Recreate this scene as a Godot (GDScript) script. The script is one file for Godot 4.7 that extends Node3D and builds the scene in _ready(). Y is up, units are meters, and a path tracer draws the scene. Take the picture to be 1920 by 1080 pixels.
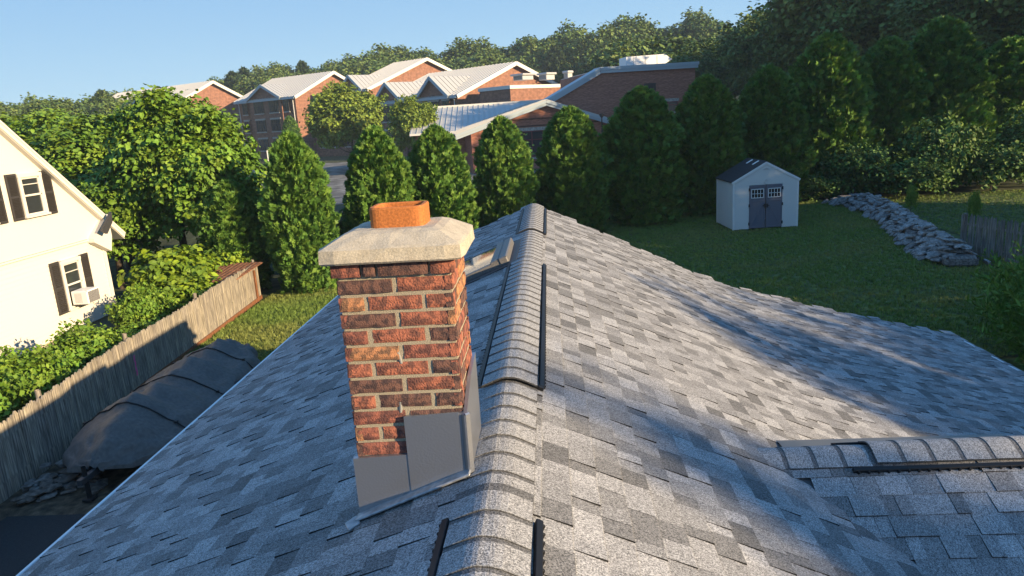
extends Node3D
# A roof ridge with a brick chimney, a neighbour's house, a back garden with a shed, and a brick school behind.

var rng := RandomNumberGenerator.new()
var M := {}
var T := {}
var used := {}
const SUN := Vector3(0.8543, 0.284, 0.4353)

# ---------------------------------------------------------------- mesh collector
class MB:
	var v := PackedVector3Array()
	var n := PackedVector3Array()
	var c := PackedColorArray()
	func tri(a: Vector3, b: Vector3, d: Vector3, col := Color.WHITE) -> void:
		var k := (b - a).cross(d - a).normalized()
		v.push_back(a); v.push_back(d); v.push_back(b)
		n.push_back(k); n.push_back(k); n.push_back(k)
		c.push_back(col); c.push_back(col); c.push_back(col)
	func trin(a: Vector3, b: Vector3, d: Vector3, na: Vector3, nb: Vector3, nd: Vector3, col := Color.WHITE) -> void:
		v.push_back(a); v.push_back(d); v.push_back(b)
		n.push_back(na); n.push_back(nd); n.push_back(nb)
		c.push_back(col); c.push_back(col); c.push_back(col)
	func quad(a: Vector3, b: Vector3, d: Vector3, e: Vector3, col := Color.WHITE) -> void:
		tri(a, b, d, col); tri(a, d, e, col)
	func quadn(a: Vector3, b: Vector3, d: Vector3, e: Vector3, na: Vector3, nb: Vector3, nd: Vector3, ne: Vector3, col := Color.WHITE) -> void:
		trin(a, b, d, na, nb, nd, col); trin(a, d, e, na, nd, ne, col)
	func box(at: Vector3, size: Vector3, b := Basis.IDENTITY, col := Color.WHITE) -> void:
		hexa(at, size, b, 0.0, col)
	# box with chamfered edges
	func hexa(at: Vector3, size: Vector3, b := Basis.IDENTITY, ch := 0.0, col := Color.WHITE) -> void:
		var h := size * 0.5
		var ax := [Vector3.RIGHT, Vector3.UP, Vector3.BACK]
		var hh := [h.x, h.y, h.z]
		for i in 3:
			var j := (i + 1) % 3
			var k := (i + 2) % 3
			for s: float in [-1.0, 1.0]:
				var o: Vector3 = ax[i] * (hh[i] * s)
				var p: Vector3 = ax[j] * (hh[j] - ch)
				var q: Vector3 = ax[k] * (hh[k] - ch)
				if s > 0: quad(at + b * (o - p - q), at + b * (o + p - q), at + b * (o + p + q), at + b * (o - p + q), col)
				else: quad(at + b * (o - p - q), at + b * (o - p + q), at + b * (o + p + q), at + b * (o + p - q), col)
		if ch <= 0.0: return
		for i in 3:
			var j := (i + 1) % 3
			var k := (i + 2) % 3
			for s: float in [-1.0, 1.0]:
				for t: float in [-1.0, 1.0]:
					# edge along i, between face j (sign s) and face k (sign t)
					var a1: Vector3 = ax[j] * (hh[j] * s) + ax[k] * ((hh[k] - ch) * t)
					var a2: Vector3 = ax[j] * ((hh[j] - ch) * s) + ax[k] * (hh[k] * t)
					var l: Vector3 = ax[i] * (hh[i] - ch)
					if s * t > 0: quad(at + b * (a1 - l), at + b * (a2 - l) , at + b * (a2 + l), at + b * (a1 + l), col) if false else quad(at + b * (a1 + l), at + b * (a1 - l), at + b * (a2 - l), at + b * (a2 + l), col)
					else: quad(at + b * (a1 - l), at + b * (a1 + l), at + b * (a2 + l), at + b * (a2 - l), col)
	func tube(pts: Array, rad: Array, sides := 7, col := Color.WHITE) -> void:
		var prev := []
		for i in pts.size():
			var d: Vector3 = (pts[min(i + 1, pts.size() - 1)] - pts[max(i - 1, 0)]).normalized()
			var e: Vector3 = d.cross(Vector3(0.31, 0.2, 0.93)).normalized()
			var f: Vector3 = d.cross(e)
			var ring := []
			for k in sides:
				var a := TAU * k / sides
				ring.append([pts[i] + (e * cos(a) + f * sin(a)) * rad[i], e * cos(a) + f * sin(a)])
			if i > 0:
				for k in sides:
					var m := (k + 1) % sides
					quadn(prev[k][0], prev[m][0], ring[m][0], ring[k][0], prev[k][1], prev[m][1], ring[m][1], ring[k][1], col)
			prev = ring
	# flat polygon (x,y list) pushed along z from z0 to z1, in frame xf
	func prism(poly: PackedVector2Array, z0: float, z1: float, xf := Transform3D.IDENTITY, col := Color.WHITE) -> void:
		var ids := Geometry2D.triangulate_polygon(poly)
		for i in range(0, ids.size(), 3):
			var a := poly[ids[i]]; var b := poly[ids[i + 1]]; var d := poly[ids[i + 2]]
			if (b - a).cross(d - a) < 0:
				var w := b; b = d; d = w
			tri(xf * Vector3(a.x, a.y, z1), xf * Vector3(b.x, b.y, z1), xf * Vector3(d.x, d.y, z1), col)
			tri(xf * Vector3(a.x, a.y, z0), xf * Vector3(d.x, d.y, z0), xf * Vector3(b.x, b.y, z0), col)
		var area := 0.0
		for i in poly.size(): area += poly[i].cross(poly[(i + 1) % poly.size()])
		for i in poly.size():
			var a := poly[i]; var b := poly[(i + 1) % poly.size()]
			if area < 0:
				var w := a; a = b; b = w
			quad(xf * Vector3(a.x, a.y, z1), xf * Vector3(a.x, a.y, z0), xf * Vector3(b.x, b.y, z0), xf * Vector3(b.x, b.y, z1), col)
	func mesh() -> ArrayMesh:
		var m := ArrayMesh.new()
		var arr := []
		arr.resize(Mesh.ARRAY_MAX)
		arr[Mesh.ARRAY_VERTEX] = v
		arr[Mesh.ARRAY_NORMAL] = n
		arr[Mesh.ARRAY_COLOR] = c
		m.add_surface_from_arrays(Mesh.PRIMITIVE_TRIANGLES, arr)
		return m

# ---------------------------------------------------------------- helpers
func lin(r: float, g: float, b: float) -> Color:
	return Color(r, g, b).linear_to_srgb()

func put(called: String, mesh: Mesh, mat: Material, parent: Node = self, xf := Transform3D.IDENTITY) -> MeshInstance3D:
	var o := MeshInstance3D.new()
	o.name = called
	o.mesh = mesh
	o.material_override = mat
	o.transform = xf
	parent.add_child(o, true)
	return o

func numbered(called: String) -> String:
	var k: int = used.get(called, 0)
	used[called] = k + 1
	return called if k == 0 else "%s_%03d" % [called, k]

func thing(called: String, label: String, category: String, at := Vector3.ZERO, turn := 0.0, group := "") -> Node3D:
	var o := Node3D.new()
	o.name = numbered(called)
	add_child(o)
	o.position = at
	o.rotation.y = turn
	tag(o, label, category, group)
	return o

func tag(o: Node, label: String, category: String, group := "") -> void:
	o.set_meta("label", label)
	o.set_meta("category", category)
	if group != "": o.set_meta("group", group)

func struct(called: String, mesh: Mesh, mat: Material) -> MeshInstance3D:
	var o := put(called, mesh, mat)
	o.set_meta("kind", "structure")
	return o

func grey_image(size: int, f: Callable) -> Image:
	var data := PackedByteArray()
	data.resize(size * size)
	for y in size:
		for x in size:
			data[y * size + x] = int(clampf(f.call(x, y), 0.0, 1.0) * 255.0)
	return Image.create_from_data(size, size, false, Image.FORMAT_L8, data)

func noise_image(size: int, freq: float, oct: int, sd: int, lo: float, hi: float, sx := 1, sy := 1) -> Image:
	var f := FastNoiseLite.new()
	f.seed = sd
	f.noise_type = FastNoiseLite.TYPE_SIMPLEX_SMOOTH
	f.frequency = freq
	f.fractal_octaves = oct
	var im := f.get_seamless_image(size / sx, size / sy)
	im.convert(Image.FORMAT_L8)
	if sx != 1 or sy != 1: im.resize(size, size, Image.INTERPOLATE_CUBIC)
	var d := im.get_data()
	for i in d.size(): d[i] = int((lo + (hi - lo) * d[i] / 255.0) * 255.0)
	return Image.create_from_data(size, size, false, Image.FORMAT_L8, d)

func tex(im: Image) -> ImageTexture:
	var k := im.duplicate() as Image
	k.convert(Image.FORMAT_RGB8)
	return ImageTexture.create_from_image(k)

func bump(im: Image, strength: float) -> ImageTexture:
	var k := im.duplicate() as Image
	k.convert(Image.FORMAT_RGBA8)
	k.bump_map_to_normal_map(strength)
	return ImageTexture.create_from_image(k)

func mat(color: Color, rough := 0.85, t: Texture2D = null, scale := 1.0, nrm: Texture2D = null, nstr := 1.0, vcol := false, world := true) -> StandardMaterial3D:
	var m := StandardMaterial3D.new()
	m.albedo_color = color
	m.roughness = rough
	m.metallic_specular = 0.4
	if vcol: m.vertex_color_use_as_albedo = true
	if t:
		m.albedo_texture = t
	if nrm:
		m.normal_enabled = true
		m.normal_texture = nrm
		m.normal_scale = nstr
	if t or nrm:
		m.uv1_triplanar = true
		m.uv1_world_triplanar = world
		m.uv1_scale = Vector3.ONE * scale
	return m

func leafmat(rough := 0.6) -> StandardMaterial3D:
	var m := StandardMaterial3D.new()
	m.vertex_color_use_as_albedo = true
	m.roughness = rough
	m.metallic_specular = 0.35
	m.cull_mode = BaseMaterial3D.CULL_DISABLED
	m.backlight_enabled = true
	m.backlight = Color(0.30, 0.36, 0.10)
	return m

# ---------------------------------------------------------------- terrain
func ground_y(x: float, z: float) -> float:
	var y := 0.0
	y -= 1.25 * smoothstep(5.2, 6.2, x) * (1.0 - smoothstep(8.2, 10.5, x)) * smoothstep(-14.5, -11.5, z)
	y -= 0.6 * smoothstep(-44.0, -62.0, z)
	y += 7.0 * smoothstep(-165.0, -225.0, z)
	y += 2.0 * smoothstep(26.0, 70.0, x) * smoothstep(-20.0, -60.0, z)
	return y

func sheet(xs: Array, zs: Array, lift: float) -> ArrayMesh:
	var b := MB.new()
	for i in xs.size() - 1:
		for k in zs.size() - 1:
			var p := []
			for e in [[0, 0], [1, 0], [1, 1], [0, 1]]:
				var x: float = xs[i + e[0]]
				var z: float = zs[k + e[1]]
				p.append(Vector3(x, ground_y(x, z) + lift, z))
			b.quad(p[3], p[2], p[1], p[0])
	return b.mesh()

func span(a: float, b: float, n: int) -> Array:
	var o := []
	for i in n + 1: o.append(a + (b - a) * i / n)
	return o

# ---------------------------------------------------------------- foliage
func leaf(b: MB, at: Vector3, nrm: Vector3, along: Vector3, l: float, w: float, col: Color, kind: int) -> void:
	var side := along.cross(nrm).normalized()
	var tip := at + along * l
	if kind == 0:      # simple folded blade
		var mid := at + along * (l * 0.45) 
		b.tri(at, mid + side * (w * 0.5) + nrm * (w * 0.12), tip, col)
		b.tri(at, tip, mid - side * (w * 0.5) + nrm * (w * 0.12), col)
	elif kind == 1:    # broad heart-shaped leaf, drooping at the tip
		var droop := nrm * (-l * 0.14)
		var m1 := at + along * (l * 0.28)
		var m2 := at + along * (l * 0.62)
		tip += droop * 1.6
		for s: float in [-1.0, 1.0]:
			var e0 := at - along * (l * 0.08) + side * (s * w * 0.26) + nrm * (w * 0.05)
			var e1 := m1 + side * (s * w * 0.5) + nrm * (w * 0.07)
			var e2 := m2 + side * (s * w * 0.36) + droop * 0.5 + nrm * (w * 0.04)
			if s > 0:
				b.tri(at, e1, e0, col); b.tri(at, m2 + droop * 0.3, e1, col); b.tri(m2 + droop * 0.3, e2, e1, col); b.tri(m2 + droop * 0.3, tip, e2, col)
			else:
				b.tri(at, e0, e1, col); b.tri(at, e1, m2 + droop * 0.3, col); b.tri(m2 + droop * 0.3, e1, e2, col); b.tri(m2 + droop * 0.3, e2, tip, col)
	else:              # scale-leaf spray: three slim fingers in one plane
		for s: float in [-0.75, 0.0, 0.75]:
			var d := (along + side * s).normalized()
			var ll := l * (1.0 - 0.25 * absf(s))
			var q := d.cross(nrm).normalized() * (w * 0.16)
			b.tri(at - q, at + d * (ll * 0.5) + q * 1.5, at + d * ll, col)
			b.tri(at + q, at - q, at + d * (ll * 0.6) - q * 1.3, col)

func rdir() -> Vector3:
	while true:
		var p := Vector3(rng.randf_range(-1, 1), rng.randf_range(-1, 1), rng.randf_range(-1, 1))
		if p.length() < 1.0 and p.length() > 0.05: return p.normalized()
	return Vector3.UP

# crown of leaf clumps spread over a lumpy ellipsoid; radius 1 wide, height given; returns mesh
func crown(clumps: int, per: int, ls: float, cr: float, rx: float, ry: float, cy: float, cols: Array, kind := 0, fill := 0.45) -> ArrayMesh:
	var b := MB.new()
	var nz := FastNoiseLite.new()
	nz.seed = rng.randi()
	nz.frequency = 0.9
	for i in clumps:
		var d := rdir()
		if d.y < -0.55: d.y = -d.y * 0.5; d = d.normalized()
		var lump := 0.80 + 0.52 * nz.get_noise_3dv(d * 1.6)
		var rr := lump * (1.0 - fill * rng.randf() * rng.randf())
		var cp := Vector3(d.x * rx * rr, cy + d.y * ry * rr, d.z * rx * rr)
		var tone := rng.randf()
		var base: Color = cols[rng.randi() % cols.size()]
		base = base * (0.78 + 0.44 * tone)
		var cs := cr * rng.randf_range(0.65, 1.3)
		for k in per:
			var o := rdir() * (cs * pow(rng.randf(), 0.45))
			o.y *= 0.62
			var nn := (rdir() * 0.9 + d * 0.5 + Vector3(0, 0.75, 0)).normalized()
			var al := (rdir() + d * 0.5 + Vector3(0, -0.25, 0))
			al = (al - nn * al.dot(nn)).normalized()
			var l := ls * rng.randf_range(0.7, 1.35)
			var cc := base * rng.randf_range(0.82, 1.2)
			leaf(b, cp + o, nn, al, l, l * 0.8, cc, kind)
	return b.mesh()

func trunk_mesh(h: float, r: float, limbs: int, reach: float, top: float) -> ArrayMesh:
	var b := MB.new()
	var pts := []
	var rad := []
	var w := Vector3.ZERO
	for i in 7:
		var t := i / 6.0
		w += Vector3(rng.randf_range(-1, 1), 0, rng.randf_range(-1, 1)) * (h * 0.012)
		pts.append(Vector3(0, h * top * t - 0.15, 0) + w)
		rad.append(r * (1.25 - 1.0 * t) if i > 0 else r * 1.5)
	b.tube(pts, rad, 7)
	for i in limbs:
		var t := rng.randf_range(0.35, 0.92)
		var a := TAU * (i + rng.randf() * 0.6) / limbs
		var s: Vector3 = pts[int(t * 6)]
		var e := s + Vector3(cos(a) * reach, rng.randf_range(0.35, 0.9) * reach, sin(a) * reach) * rng.randf_range(0.6, 1.0)
		var mid := (s + e) * 0.5 + Vector3(0, -0.06 * reach, 0)
		b.tube([s, mid, e], [r * 0.45 * (1.2 - t), r * 0.3 * (1.2 - t), r * 0.07], 5)
	return b.mesh()

func arbor_prof(t: float) -> float:
	return pow(maxf(0.0, 1.0 - pow(t, 5.0)), 0.8) * (0.84 + 0.16 * smoothstep(0.0, 0.35, t))

func arbor_crown(n: int, h: float, r: float, cols: Array) -> ArrayMesh:
	var b := MB.new()
	var nz := FastNoiseLite.new()
	nz.seed = rng.randi()
	nz.frequency = 0.55
	for i in n / 9:
		var t := pow(rng.randf(), 0.85)               # 0 foot .. 1 tip
		var a := rng.randf() * TAU
		var out := Vector3(cos(a), 0, sin(a))
		var lump := 0.92 + 0.38 * nz.get_noise_3d(cos(a) * r * 2.0, t * h * 1.3, sin(a) * r * 2.0) + 0.26 * nz.get_noise_3d(cos(a) * r * 6.0, t * h * 4.5, sin(a) * r * 6.0)
		var rr := r * arbor_prof(t) * lump * (1.0 - 0.24 * rng.randf() * rng.randf())
		var cp := out * rr + Vector3(0, t * h * 0.985 + 0.05, 0)
		var axis := (out * rng.randf_range(0.35, 1.0) + Vector3(0, rng.randf_range(0.5, 1.2), 0) + rdir() * 0.35).normalized()
		var plane := axis.cross(rdir()).normalized()
		var col: Color = cols[rng.randi() % cols.size()]
		col = col * rng.randf_range(0.75, 1.25)
		for k in 9:
			var al := (axis + rdir() * 0.5).normalized()
			var nn := (plane + rdir() * 0.4)
			nn = (nn - al * nn.dot(al)).normalized()
			var l := rng.randf_range(0.09, 0.20) * (h / 5.5)
			leaf(b, cp + axis * (rng.randf_range(-0.10, 0.12) * h / 5.5) + rdir() * (0.05 * h / 5.5), nn, al, l, l * 0.9, col * rng.randf_range(0.85, 1.18), 2)
	# twiggy heart of the shrub so that the crown is not hollow
	var rings := 14
	var prev := []
	for i in rings:
		var t := i / float(rings - 1) * 0.93
		var ring := []
		for k in 12:
			var a := TAU * k / 12
			var prof := arbor_prof(t) * 0.66 * rng.randf_range(0.88, 1.06)
			ring.append(Vector3(cos(a) * r * prof, 0.1 + t * h, sin(a) * r * prof))
		if i > 0:
			for k in 12:
				var m := (k + 1) % 12
				b.quad(prev[m], prev[k], ring[k], ring[m], cols[(i + k) % cols.size()])
		prev = ring
	return b.mesh()

# ---------------------------------------------------------------- our roof
const RX := -0.314
const RY := 3.73
const ZF := -11.9
const ZN := 1.6
var prof := [Vector2(-0.314, 3.73), Vector2(0.118, 3.522), Vector2(0.79, 3.192), Vector2(1.43, 2.868), Vector2(1.9, 2.622), Vector2(2.35, 2.402), Vector2(2.99, 2.136), Vector2(3.84, 1.866), Vector2(5.0, 1.543), Vector2(6.15, 1.244), Vector2(6.62, 1.128)]
const CZ := -4.39     # cross gable ridge
const CY := 2.97
const CS := 0.5

func main_y(x: float) -> float:
	for i in prof.size() - 1:
		var a: Vector2 = prof[i]
		var b: Vector2 = prof[i + 1]
		if x <= b.x: return a.y + (b.y - a.y) * (x - a.x) / (b.x - a.x)
	return 1.1

# [point, downslope, normal] on a slope at arc length s from its ridge
func right_at(s: float) -> Array:
	var left := s
	for i in prof.size() - 1:
		var a: Vector2 = prof[i]
		var b: Vector2 = prof[i + 1]
		var l := a.distance_to(b)
		if left <= l or i == prof.size() - 2:
			var d := (b - a) / l
			# ease the direction between neighbours so that the sweep is smooth
			var dn := d
			if i < prof.size() - 2: dn = (prof[i + 2] - b).normalized()
			var t := clampf(left / l, 0.0, 1.0)
			var e := d.lerp((d + dn).normalized(), t * t * 0.9).normalized()
			var p := a + d * left
			return [Vector3(p.x, p.y, 0), Vector3(e.x, e.y, 0), Vector3(-e.y, e.x, 0)]
		left -= l
	return []

const EXPO := 0.1405
const WIDTHS := [0.08, 0.11, 0.145, 0.185, 0.235]
const TONES := [0.60, 0.52, 0.445, 0.375, 0.305, 0.235]
var tabs := []      # [transform, width index, tone index, raised]

func course(origin: Callable, s0: float, n: int, a0: float, a1: float, keep: Callable) -> void:
	for i in n:
		var a := a0 - rng.randf() * 0.3
		var fr: Array = origin.call(s0 + EXPO * (i + 1))
		var last := -1
		while a < a1:
			var w := rng.randi() % 5
			var x := rng.randf()
			var tone := 0 if x < 0.12 else 1 if x < 0.36 else 2 if x < 0.62 else 3 if x < 0.82 else 4 if x < 0.94 else 5
			if tone == last: tone = (tone + 2) % 5
			last = tone
			var width: float = WIDTHS[w]
			var xf: Transform3D = fr[0].call(a + width * 0.5)
			xf = xf.rotated_local(Vector3.UP, rng.randf_range(-0.006, 0.006))
			xf.origin += xf.basis.y * rng.randf_range(0.0, 0.0015)
			if keep.call(xf.origin): tabs.append([xf, w, tone, 1 if rng.randf() < 0.5 else 0])
			a += width + 0.002

func tab_shape(b: MB, xf: Transform3D, w: float, raised: int, col: Color) -> void:
	var t := 0.0155 if raised == 1 else 0.0085
	var h := w * 0.5
	var up := -0.205
	var nb := 0.003
	# a row of points down the tab: nose slightly rounded
	var p0 := [Vector3(-h, 0.0015, up), Vector3(h, 0.0015, up)]
	var p1 := [Vector3(-h, t, -nb), Vector3(h, t, -nb)]
	var p2 := [Vector3(-h, t - 0.002, 0), Vector3(h, t - 0.002, 0)]
	var p3 := [Vector3(-h, -0.004, 0), Vector3(h, -0.004, 0)]
	var z0 := [Vector3(-h, -0.004, up), Vector3(h, -0.004, up)]
	b.quad(xf * p1[0], xf * p1[1], xf * p0[1], xf * p0[0], col)
	b.quad(xf * p2[0], xf * p2[1], xf * p1[1], xf * p1[0], col)
	var cut := Color(0.07, 0.07, 0.07)     # cut edge: bare asphalt
	b.quad(xf * p3[0], xf * p3[1], xf * p2[1], xf * p2[0], cut)
	b.quad(xf * z0[0], xf * p3[0], xf * p1[0], xf * p0[0], cut)
	b.quad(xf * p3[1], xf * z0[1], xf * p0[1], xf * p1[1], cut)

func cap_mesh(half: float, slope_l: float, slope_r: float, len: float) -> ArrayMesh:
	# one ridge cap: bent over the ridge (along local z, butt at z = 0), granules darker in a band at its head
	var b := MB.new()
	var xs := [-1.0, -0.7, -0.42, -0.24, -0.12, 0.0, 0.12, 0.24, 0.42, 0.7, 1.0]
	var sec := func(u: float) -> Vector3:
		var x := u * half
		var r := 0.075
		var y := 0.0
		var m := slope_l if x < 0 else slope_r
		var ax := absf(x)
		y = -m * ax if ax > r else -m * (ax * ax / (2.0 * r) + r * 0.5)
		return Vector3(x, y, 0)
	var rows := [[0.0, 0.005, 0], [0.003, 0.0065, 0], [len * 0.86, 0.003, 0], [len * 0.91, 0.0028, 1], [len + 0.04, 0.0005, 1]]
	for i in xs.size() - 1:
		var a: Vector3 = sec.call(xs[i])
		var c: Vector3 = sec.call(xs[i + 1])
		var na := Vector3(0, 1, 0)
		for k in rows.size() - 1:
			var r0: Array = rows[k]
			var r1: Array = rows[k + 1]
			var col := Color(0.53, 0.53, 0.535) if r1[2] == 0 else Color(0.22, 0.22, 0.225)
			if k == 0: col = Color(0.36, 0.36, 0.36)
			b.quad(a + Vector3(0, r0[1], -r0[0]), c + Vector3(0, r0[1], -r0[0]), c + Vector3(0, r1[1], -r1[0]), a + Vector3(0, r1[1], -r1[0]), col)
		b.quad(a + Vector3(0, -0.004, 0), c + Vector3(0, -0.004, 0), c + Vector3(0, 0.005, 0), a + Vector3(0, 0.005, 0), Color(0.12, 0.12, 0.12))
	for s in [0, xs.size() - 1]:
		var a: Vector3 = sec.call(xs[s])
		var p := [a + Vector3(0, -0.004, 0), a + Vector3(0, 0.0065, -0.003), a + Vector3(0, 0.0015, -len - 0.04), a + Vector3(0, -0.006, -len - 0.04)]
		if s == 0: b.quad(p[3], p[0], p[1], p[2], Color(0.1, 0.1, 0.1))
		else: b.quad(p[0], p[3], p[2], p[1], Color(0.1, 0.1, 0.1))
	return b.mesh()

func build_house() -> void:
	var H := thing("house", "grey shingled house in the foreground with brick chimney and skylight", "house", Vector3(0, 0, 0))
	# walls under the roof
	var wb := MB.new()
	var poly := PackedVector2Array([Vector2(-3.35, -1.35), Vector2(-3.35, 2.42), Vector2(RX, 3.60)])
	for i in range(1, prof.size() - 1): poly.append(prof[i] - Vector2(0.0, 0.13))
	poly.append(Vector2(6.3, 1.08)); poly.append(Vector2(6.3, -1.35))
	wb.prism(poly, ZF + 0.3, ZN - 0.3)
	put("wall", wb.mesh(), M.cream, H)
	# roof deck
	var roof := Node3D.new()
	roof.name = "roof"
	H.add_child(roof)
	var db := MB.new()
	var sec := [Vector2(-3.70, 2.394), Vector2(RX, RY)]
	for i in range(1, prof.size()): sec.append(prof[i])
	for i in sec.size() - 1:
		var a: Vector2 = sec[i]
		var b: Vector2 = sec[i + 1]
		var A := Vector3(a.x, a.y - 0.006, 0)
		var B := Vector3(b.x, b.y - 0.006, 0)
		var f := Vector3(0, 0, ZF)
		var nn := Vector3(0, 0, ZN)
		var dn := Vector3(0, -0.1, 0)
		db.quad(A + nn, B + nn, B + f, A + f)
		db.quad(A + f + dn, B + f + dn, B + nn + dn, A + nn + dn)
		db.quad(B + f, B + f + dn, A + f + dn, A + f)
		db.quad(A + nn, A + nn + dn, B + nn + dn, B + nn)
	put("deck", db.mesh(), M.felt, roof)
	# drip edges
	for e in [[Vector3(-3.715, 2.355, 0), 1], [Vector3(6.64, 1.09, 0), 1]]:
		var q := MB.new()
		q.hexa(Vector3(e[0].x, e[0].y, (ZF + ZN) * 0.5), Vector3(0.03, 0.085, ZN - ZF + 0.04), Basis.IDENTITY, 0.006)
		put("drip_edge", q.mesh(), M.whitemetal, roof)
	var rk := MB.new()
	for i in sec.size() - 1:
		var a: Vector2 = sec[i]
		var b: Vector2 = sec[i + 1]
		var d := (b - a)
		rk.hexa(Vector3((a.x + b.x) * 0.5, (a.y + b.y) * 0.5 - 0.055, ZF - 0.012), Vector3(d.length() + 0.01, 0.10, 0.02), Basis(Vector3.BACK, d.angle()), 0.0)
	put("rake_board", rk.mesh(), M.whitemetal, roof)

	# shingle courses
	var always := func(_p: Vector3) -> bool: return true
	var left_frame := func(s: float) -> Array:
		var sl := 0.3947
		var d := Vector3(-1, -sl, 0).normalized()
		var nn := Vector3(-d.y * -1.0, d.x * -1.0, 0)
		if nn.y < 0: nn = -nn
		var o := Vector3(RX, RY, 0) + d * s
		return [func(a: float) -> Transform3D: return Transform3D(Basis(nn.cross(d), nn, d), o + Vector3(0, 0, a))]
	course(left_frame, 0.085, 25, ZF - 0.02, ZN, always)
	var right_frame := func(s: float) -> Array:
		var k := right_at(s)
		var d: Vector3 = k[1]
		var nn: Vector3 = k[2]
		var o: Vector3 = k[0]
		return [func(a: float) -> Transform3D: return Transform3D(Basis(nn.cross(d), nn, d), o + Vector3(0, 0, a))]
	var not_under := func(p: Vector3) -> bool:
		var y := CY - CS * absf(p.z - CZ)
		return not (p.x > 1.0 and y > p.y + 0.07 and p.z > CZ - 3.0)
	course(right_frame, 0.085, 53, ZF - 0.02, ZN, not_under)
	# cross gable
	var above := func(p: Vector3) -> bool: return p.y > main_y(p.x) - 0.05
	for side: float in [1.0, -1.0]:
		var cross_frame := func(s: float) -> Array:
			var d := Vector3(0, -CS, side).normalized()
			var nn := Vector3(0, 1, CS * side).normalized()
			var o := Vector3(0, CY, CZ) + d * s
			return [func(a: float) -> Transform3D: return Transform3D(Basis(nn.cross(d), nn, d), o + Vector3(a, 0, 0))]
		course(cross_frame, 0.085, 18, 1.0, 7.4, above)
	var cg := MB.new()
	var cp := PackedVector2Array([Vector2(-2.7, 1.56), Vector2(0, CY - 0.012), Vector2(2.7, 1.56)])
	cg.prism(cp, 1.3, 7.3, Transform3D(Basis(Vector3(0, 0, 1), Vector3.UP, Vector3(-1, 0, 0)).rotated(Vector3.UP, PI), Vector3(0, 0, CZ)))
	put("gable_deck", cg.mesh(), M.felt, roof)

	# pick the 300 tabs that show largest; the rest is one part
	var score := []
	var eye := Vector3(0, 5.2, 0)
	for i in tabs.size():
		var xf: Transform3D = tabs[i][0]
		var d := xf.origin - eye
		var ang := rad_to_deg(atan2(d.x, -d.z))
		var pit := rad_to_deg(atan2(-d.y, Vector2(d.x, d.z).length()))
		var seen := d.z < -0.5 and ang > -36 and ang < 33 and pit < 36
		if d.z > -3.3 and d.x > -1.0 and d.x < -0.3: seen = false
		score.append([(WIDTHS[tabs[i][1]] * absf(xf.basis.y.dot(d.normalized())) / d.length_squared()) if seen else 0.0, i])
	score.sort_custom(func(p, q): return p[0] > q[0] or (p[0] == q[0] and p[1] < q[1]))
	var single := {}
	for i in 300: single[score[i][1]] = true
	var shapes := {}
	var rest := MB.new()
	for i in tabs.size():
		var tb: Array = tabs[i]
		if single.has(i):
			var key: int = tb[1] * 2 + tb[3]
			if not shapes.has(key):
				var sb := MB.new()
				tab_shape(sb, Transform3D.IDENTITY, WIDTHS[tb[1]], tb[3], Color.WHITE)
				shapes[key] = sb.mesh()
			put("shingle", shapes[key], M["shingle%d" % tb[2]], roof, tb[0])
		else:
			var g: float = TONES[tb[2]]
			tab_shape(rest, tb[0], WIDTHS[tb[1]], tb[3], Color(g, g, g * 1.015))
	var ro := put("shingle_field", rest.mesh(), M.shingle_field, roof)
	ro.set_meta("kind", "stuff")

	# ridge caps and vents, main ridge
	var capm := cap_mesh(0.158, 0.40, 0.49, 0.175)
	var vents := [[-2.50, ZN], [-7.36, -3.90], [-11.86, -9.32]]
	var z := ZN
	while z > ZF + 0.1:
		var lift := 0.014
		for vv in vents:
			if z > vv[0] + 0.03 and z <= vv[1] + 0.05: lift = 0.036
		var cxf := Transform3D(Basis(Vector3.RIGHT, -0.012).rotated(Vector3.UP, rng.randf_range(-0.012, 0.012)), Vector3(RX + 0.022, RY + lift, z))
		put("ridge_cap", capm, M.cap, roof, cxf)
		z -= 0.176
	for vv in vents:
		var l: float = vv[1] - vv[0]
		var vent := MB.new()
		# two black slotted side strips following the slopes, and a closed end
		for s: float in [-1.0, 1.0]:
			var m := 0.40 if s < 0 else 0.49
			var ex := RX + 0.022 + s * 0.180
			var ey := RY - m * 0.180
			var bs := Basis(Vector3.BACK, -s * atan(m))
			vent.hexa(Vector3(ex, ey + 0.018, (vv[0] + vv[1]) * 0.5), Vector3(0.030, 0.030, l), bs, 0.003)
			var k := int(l / 0.055)
			for i in k:
				vent.hexa(Vector3(ex + s * 0.017, ey + 0.012, vv[0] + (i + 0.5) * l / k), Vector3(0.012, 0.022, 0.012), bs, 0.002)
		put("ridge_vent", vent.mesh(), M.black, roof)
		if vv[1] < 0.0:
			var endm := MB.new()
			for s: float in [-1.0, 1.0]:
				var m := 0.40 if s < 0 else 0.49
				for i in 6:
					var x0 := 0.19 * i / 6.0
					var x1 := 0.19 * (i + 1) / 6.0
					var f := func(x: float) -> float: return -m * x if x > 0.07 else -m * (x * x / 0.14 + 0.035)
					endm.hexa(Vector3(RX + 0.022 + s * (x0 + x1) * 0.5, RY + 0.017 + (f.call(x0) + f.call(x1)) * 0.5, vv[1] + 0.012), Vector3((x1 - x0) * 1.12, 0.028, 0.024), Basis(Vector3.BACK, s * atan2(f.call(x1) - f.call(x0), x1 - x0)), 0.002)
			put("vent_end", endm.mesh(), M.black, roof)
	# cross ridge caps and vent
	var capx := cap_mesh(0.15, 0.5, 0.5, 0.178)
	var x := 1.24
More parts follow.
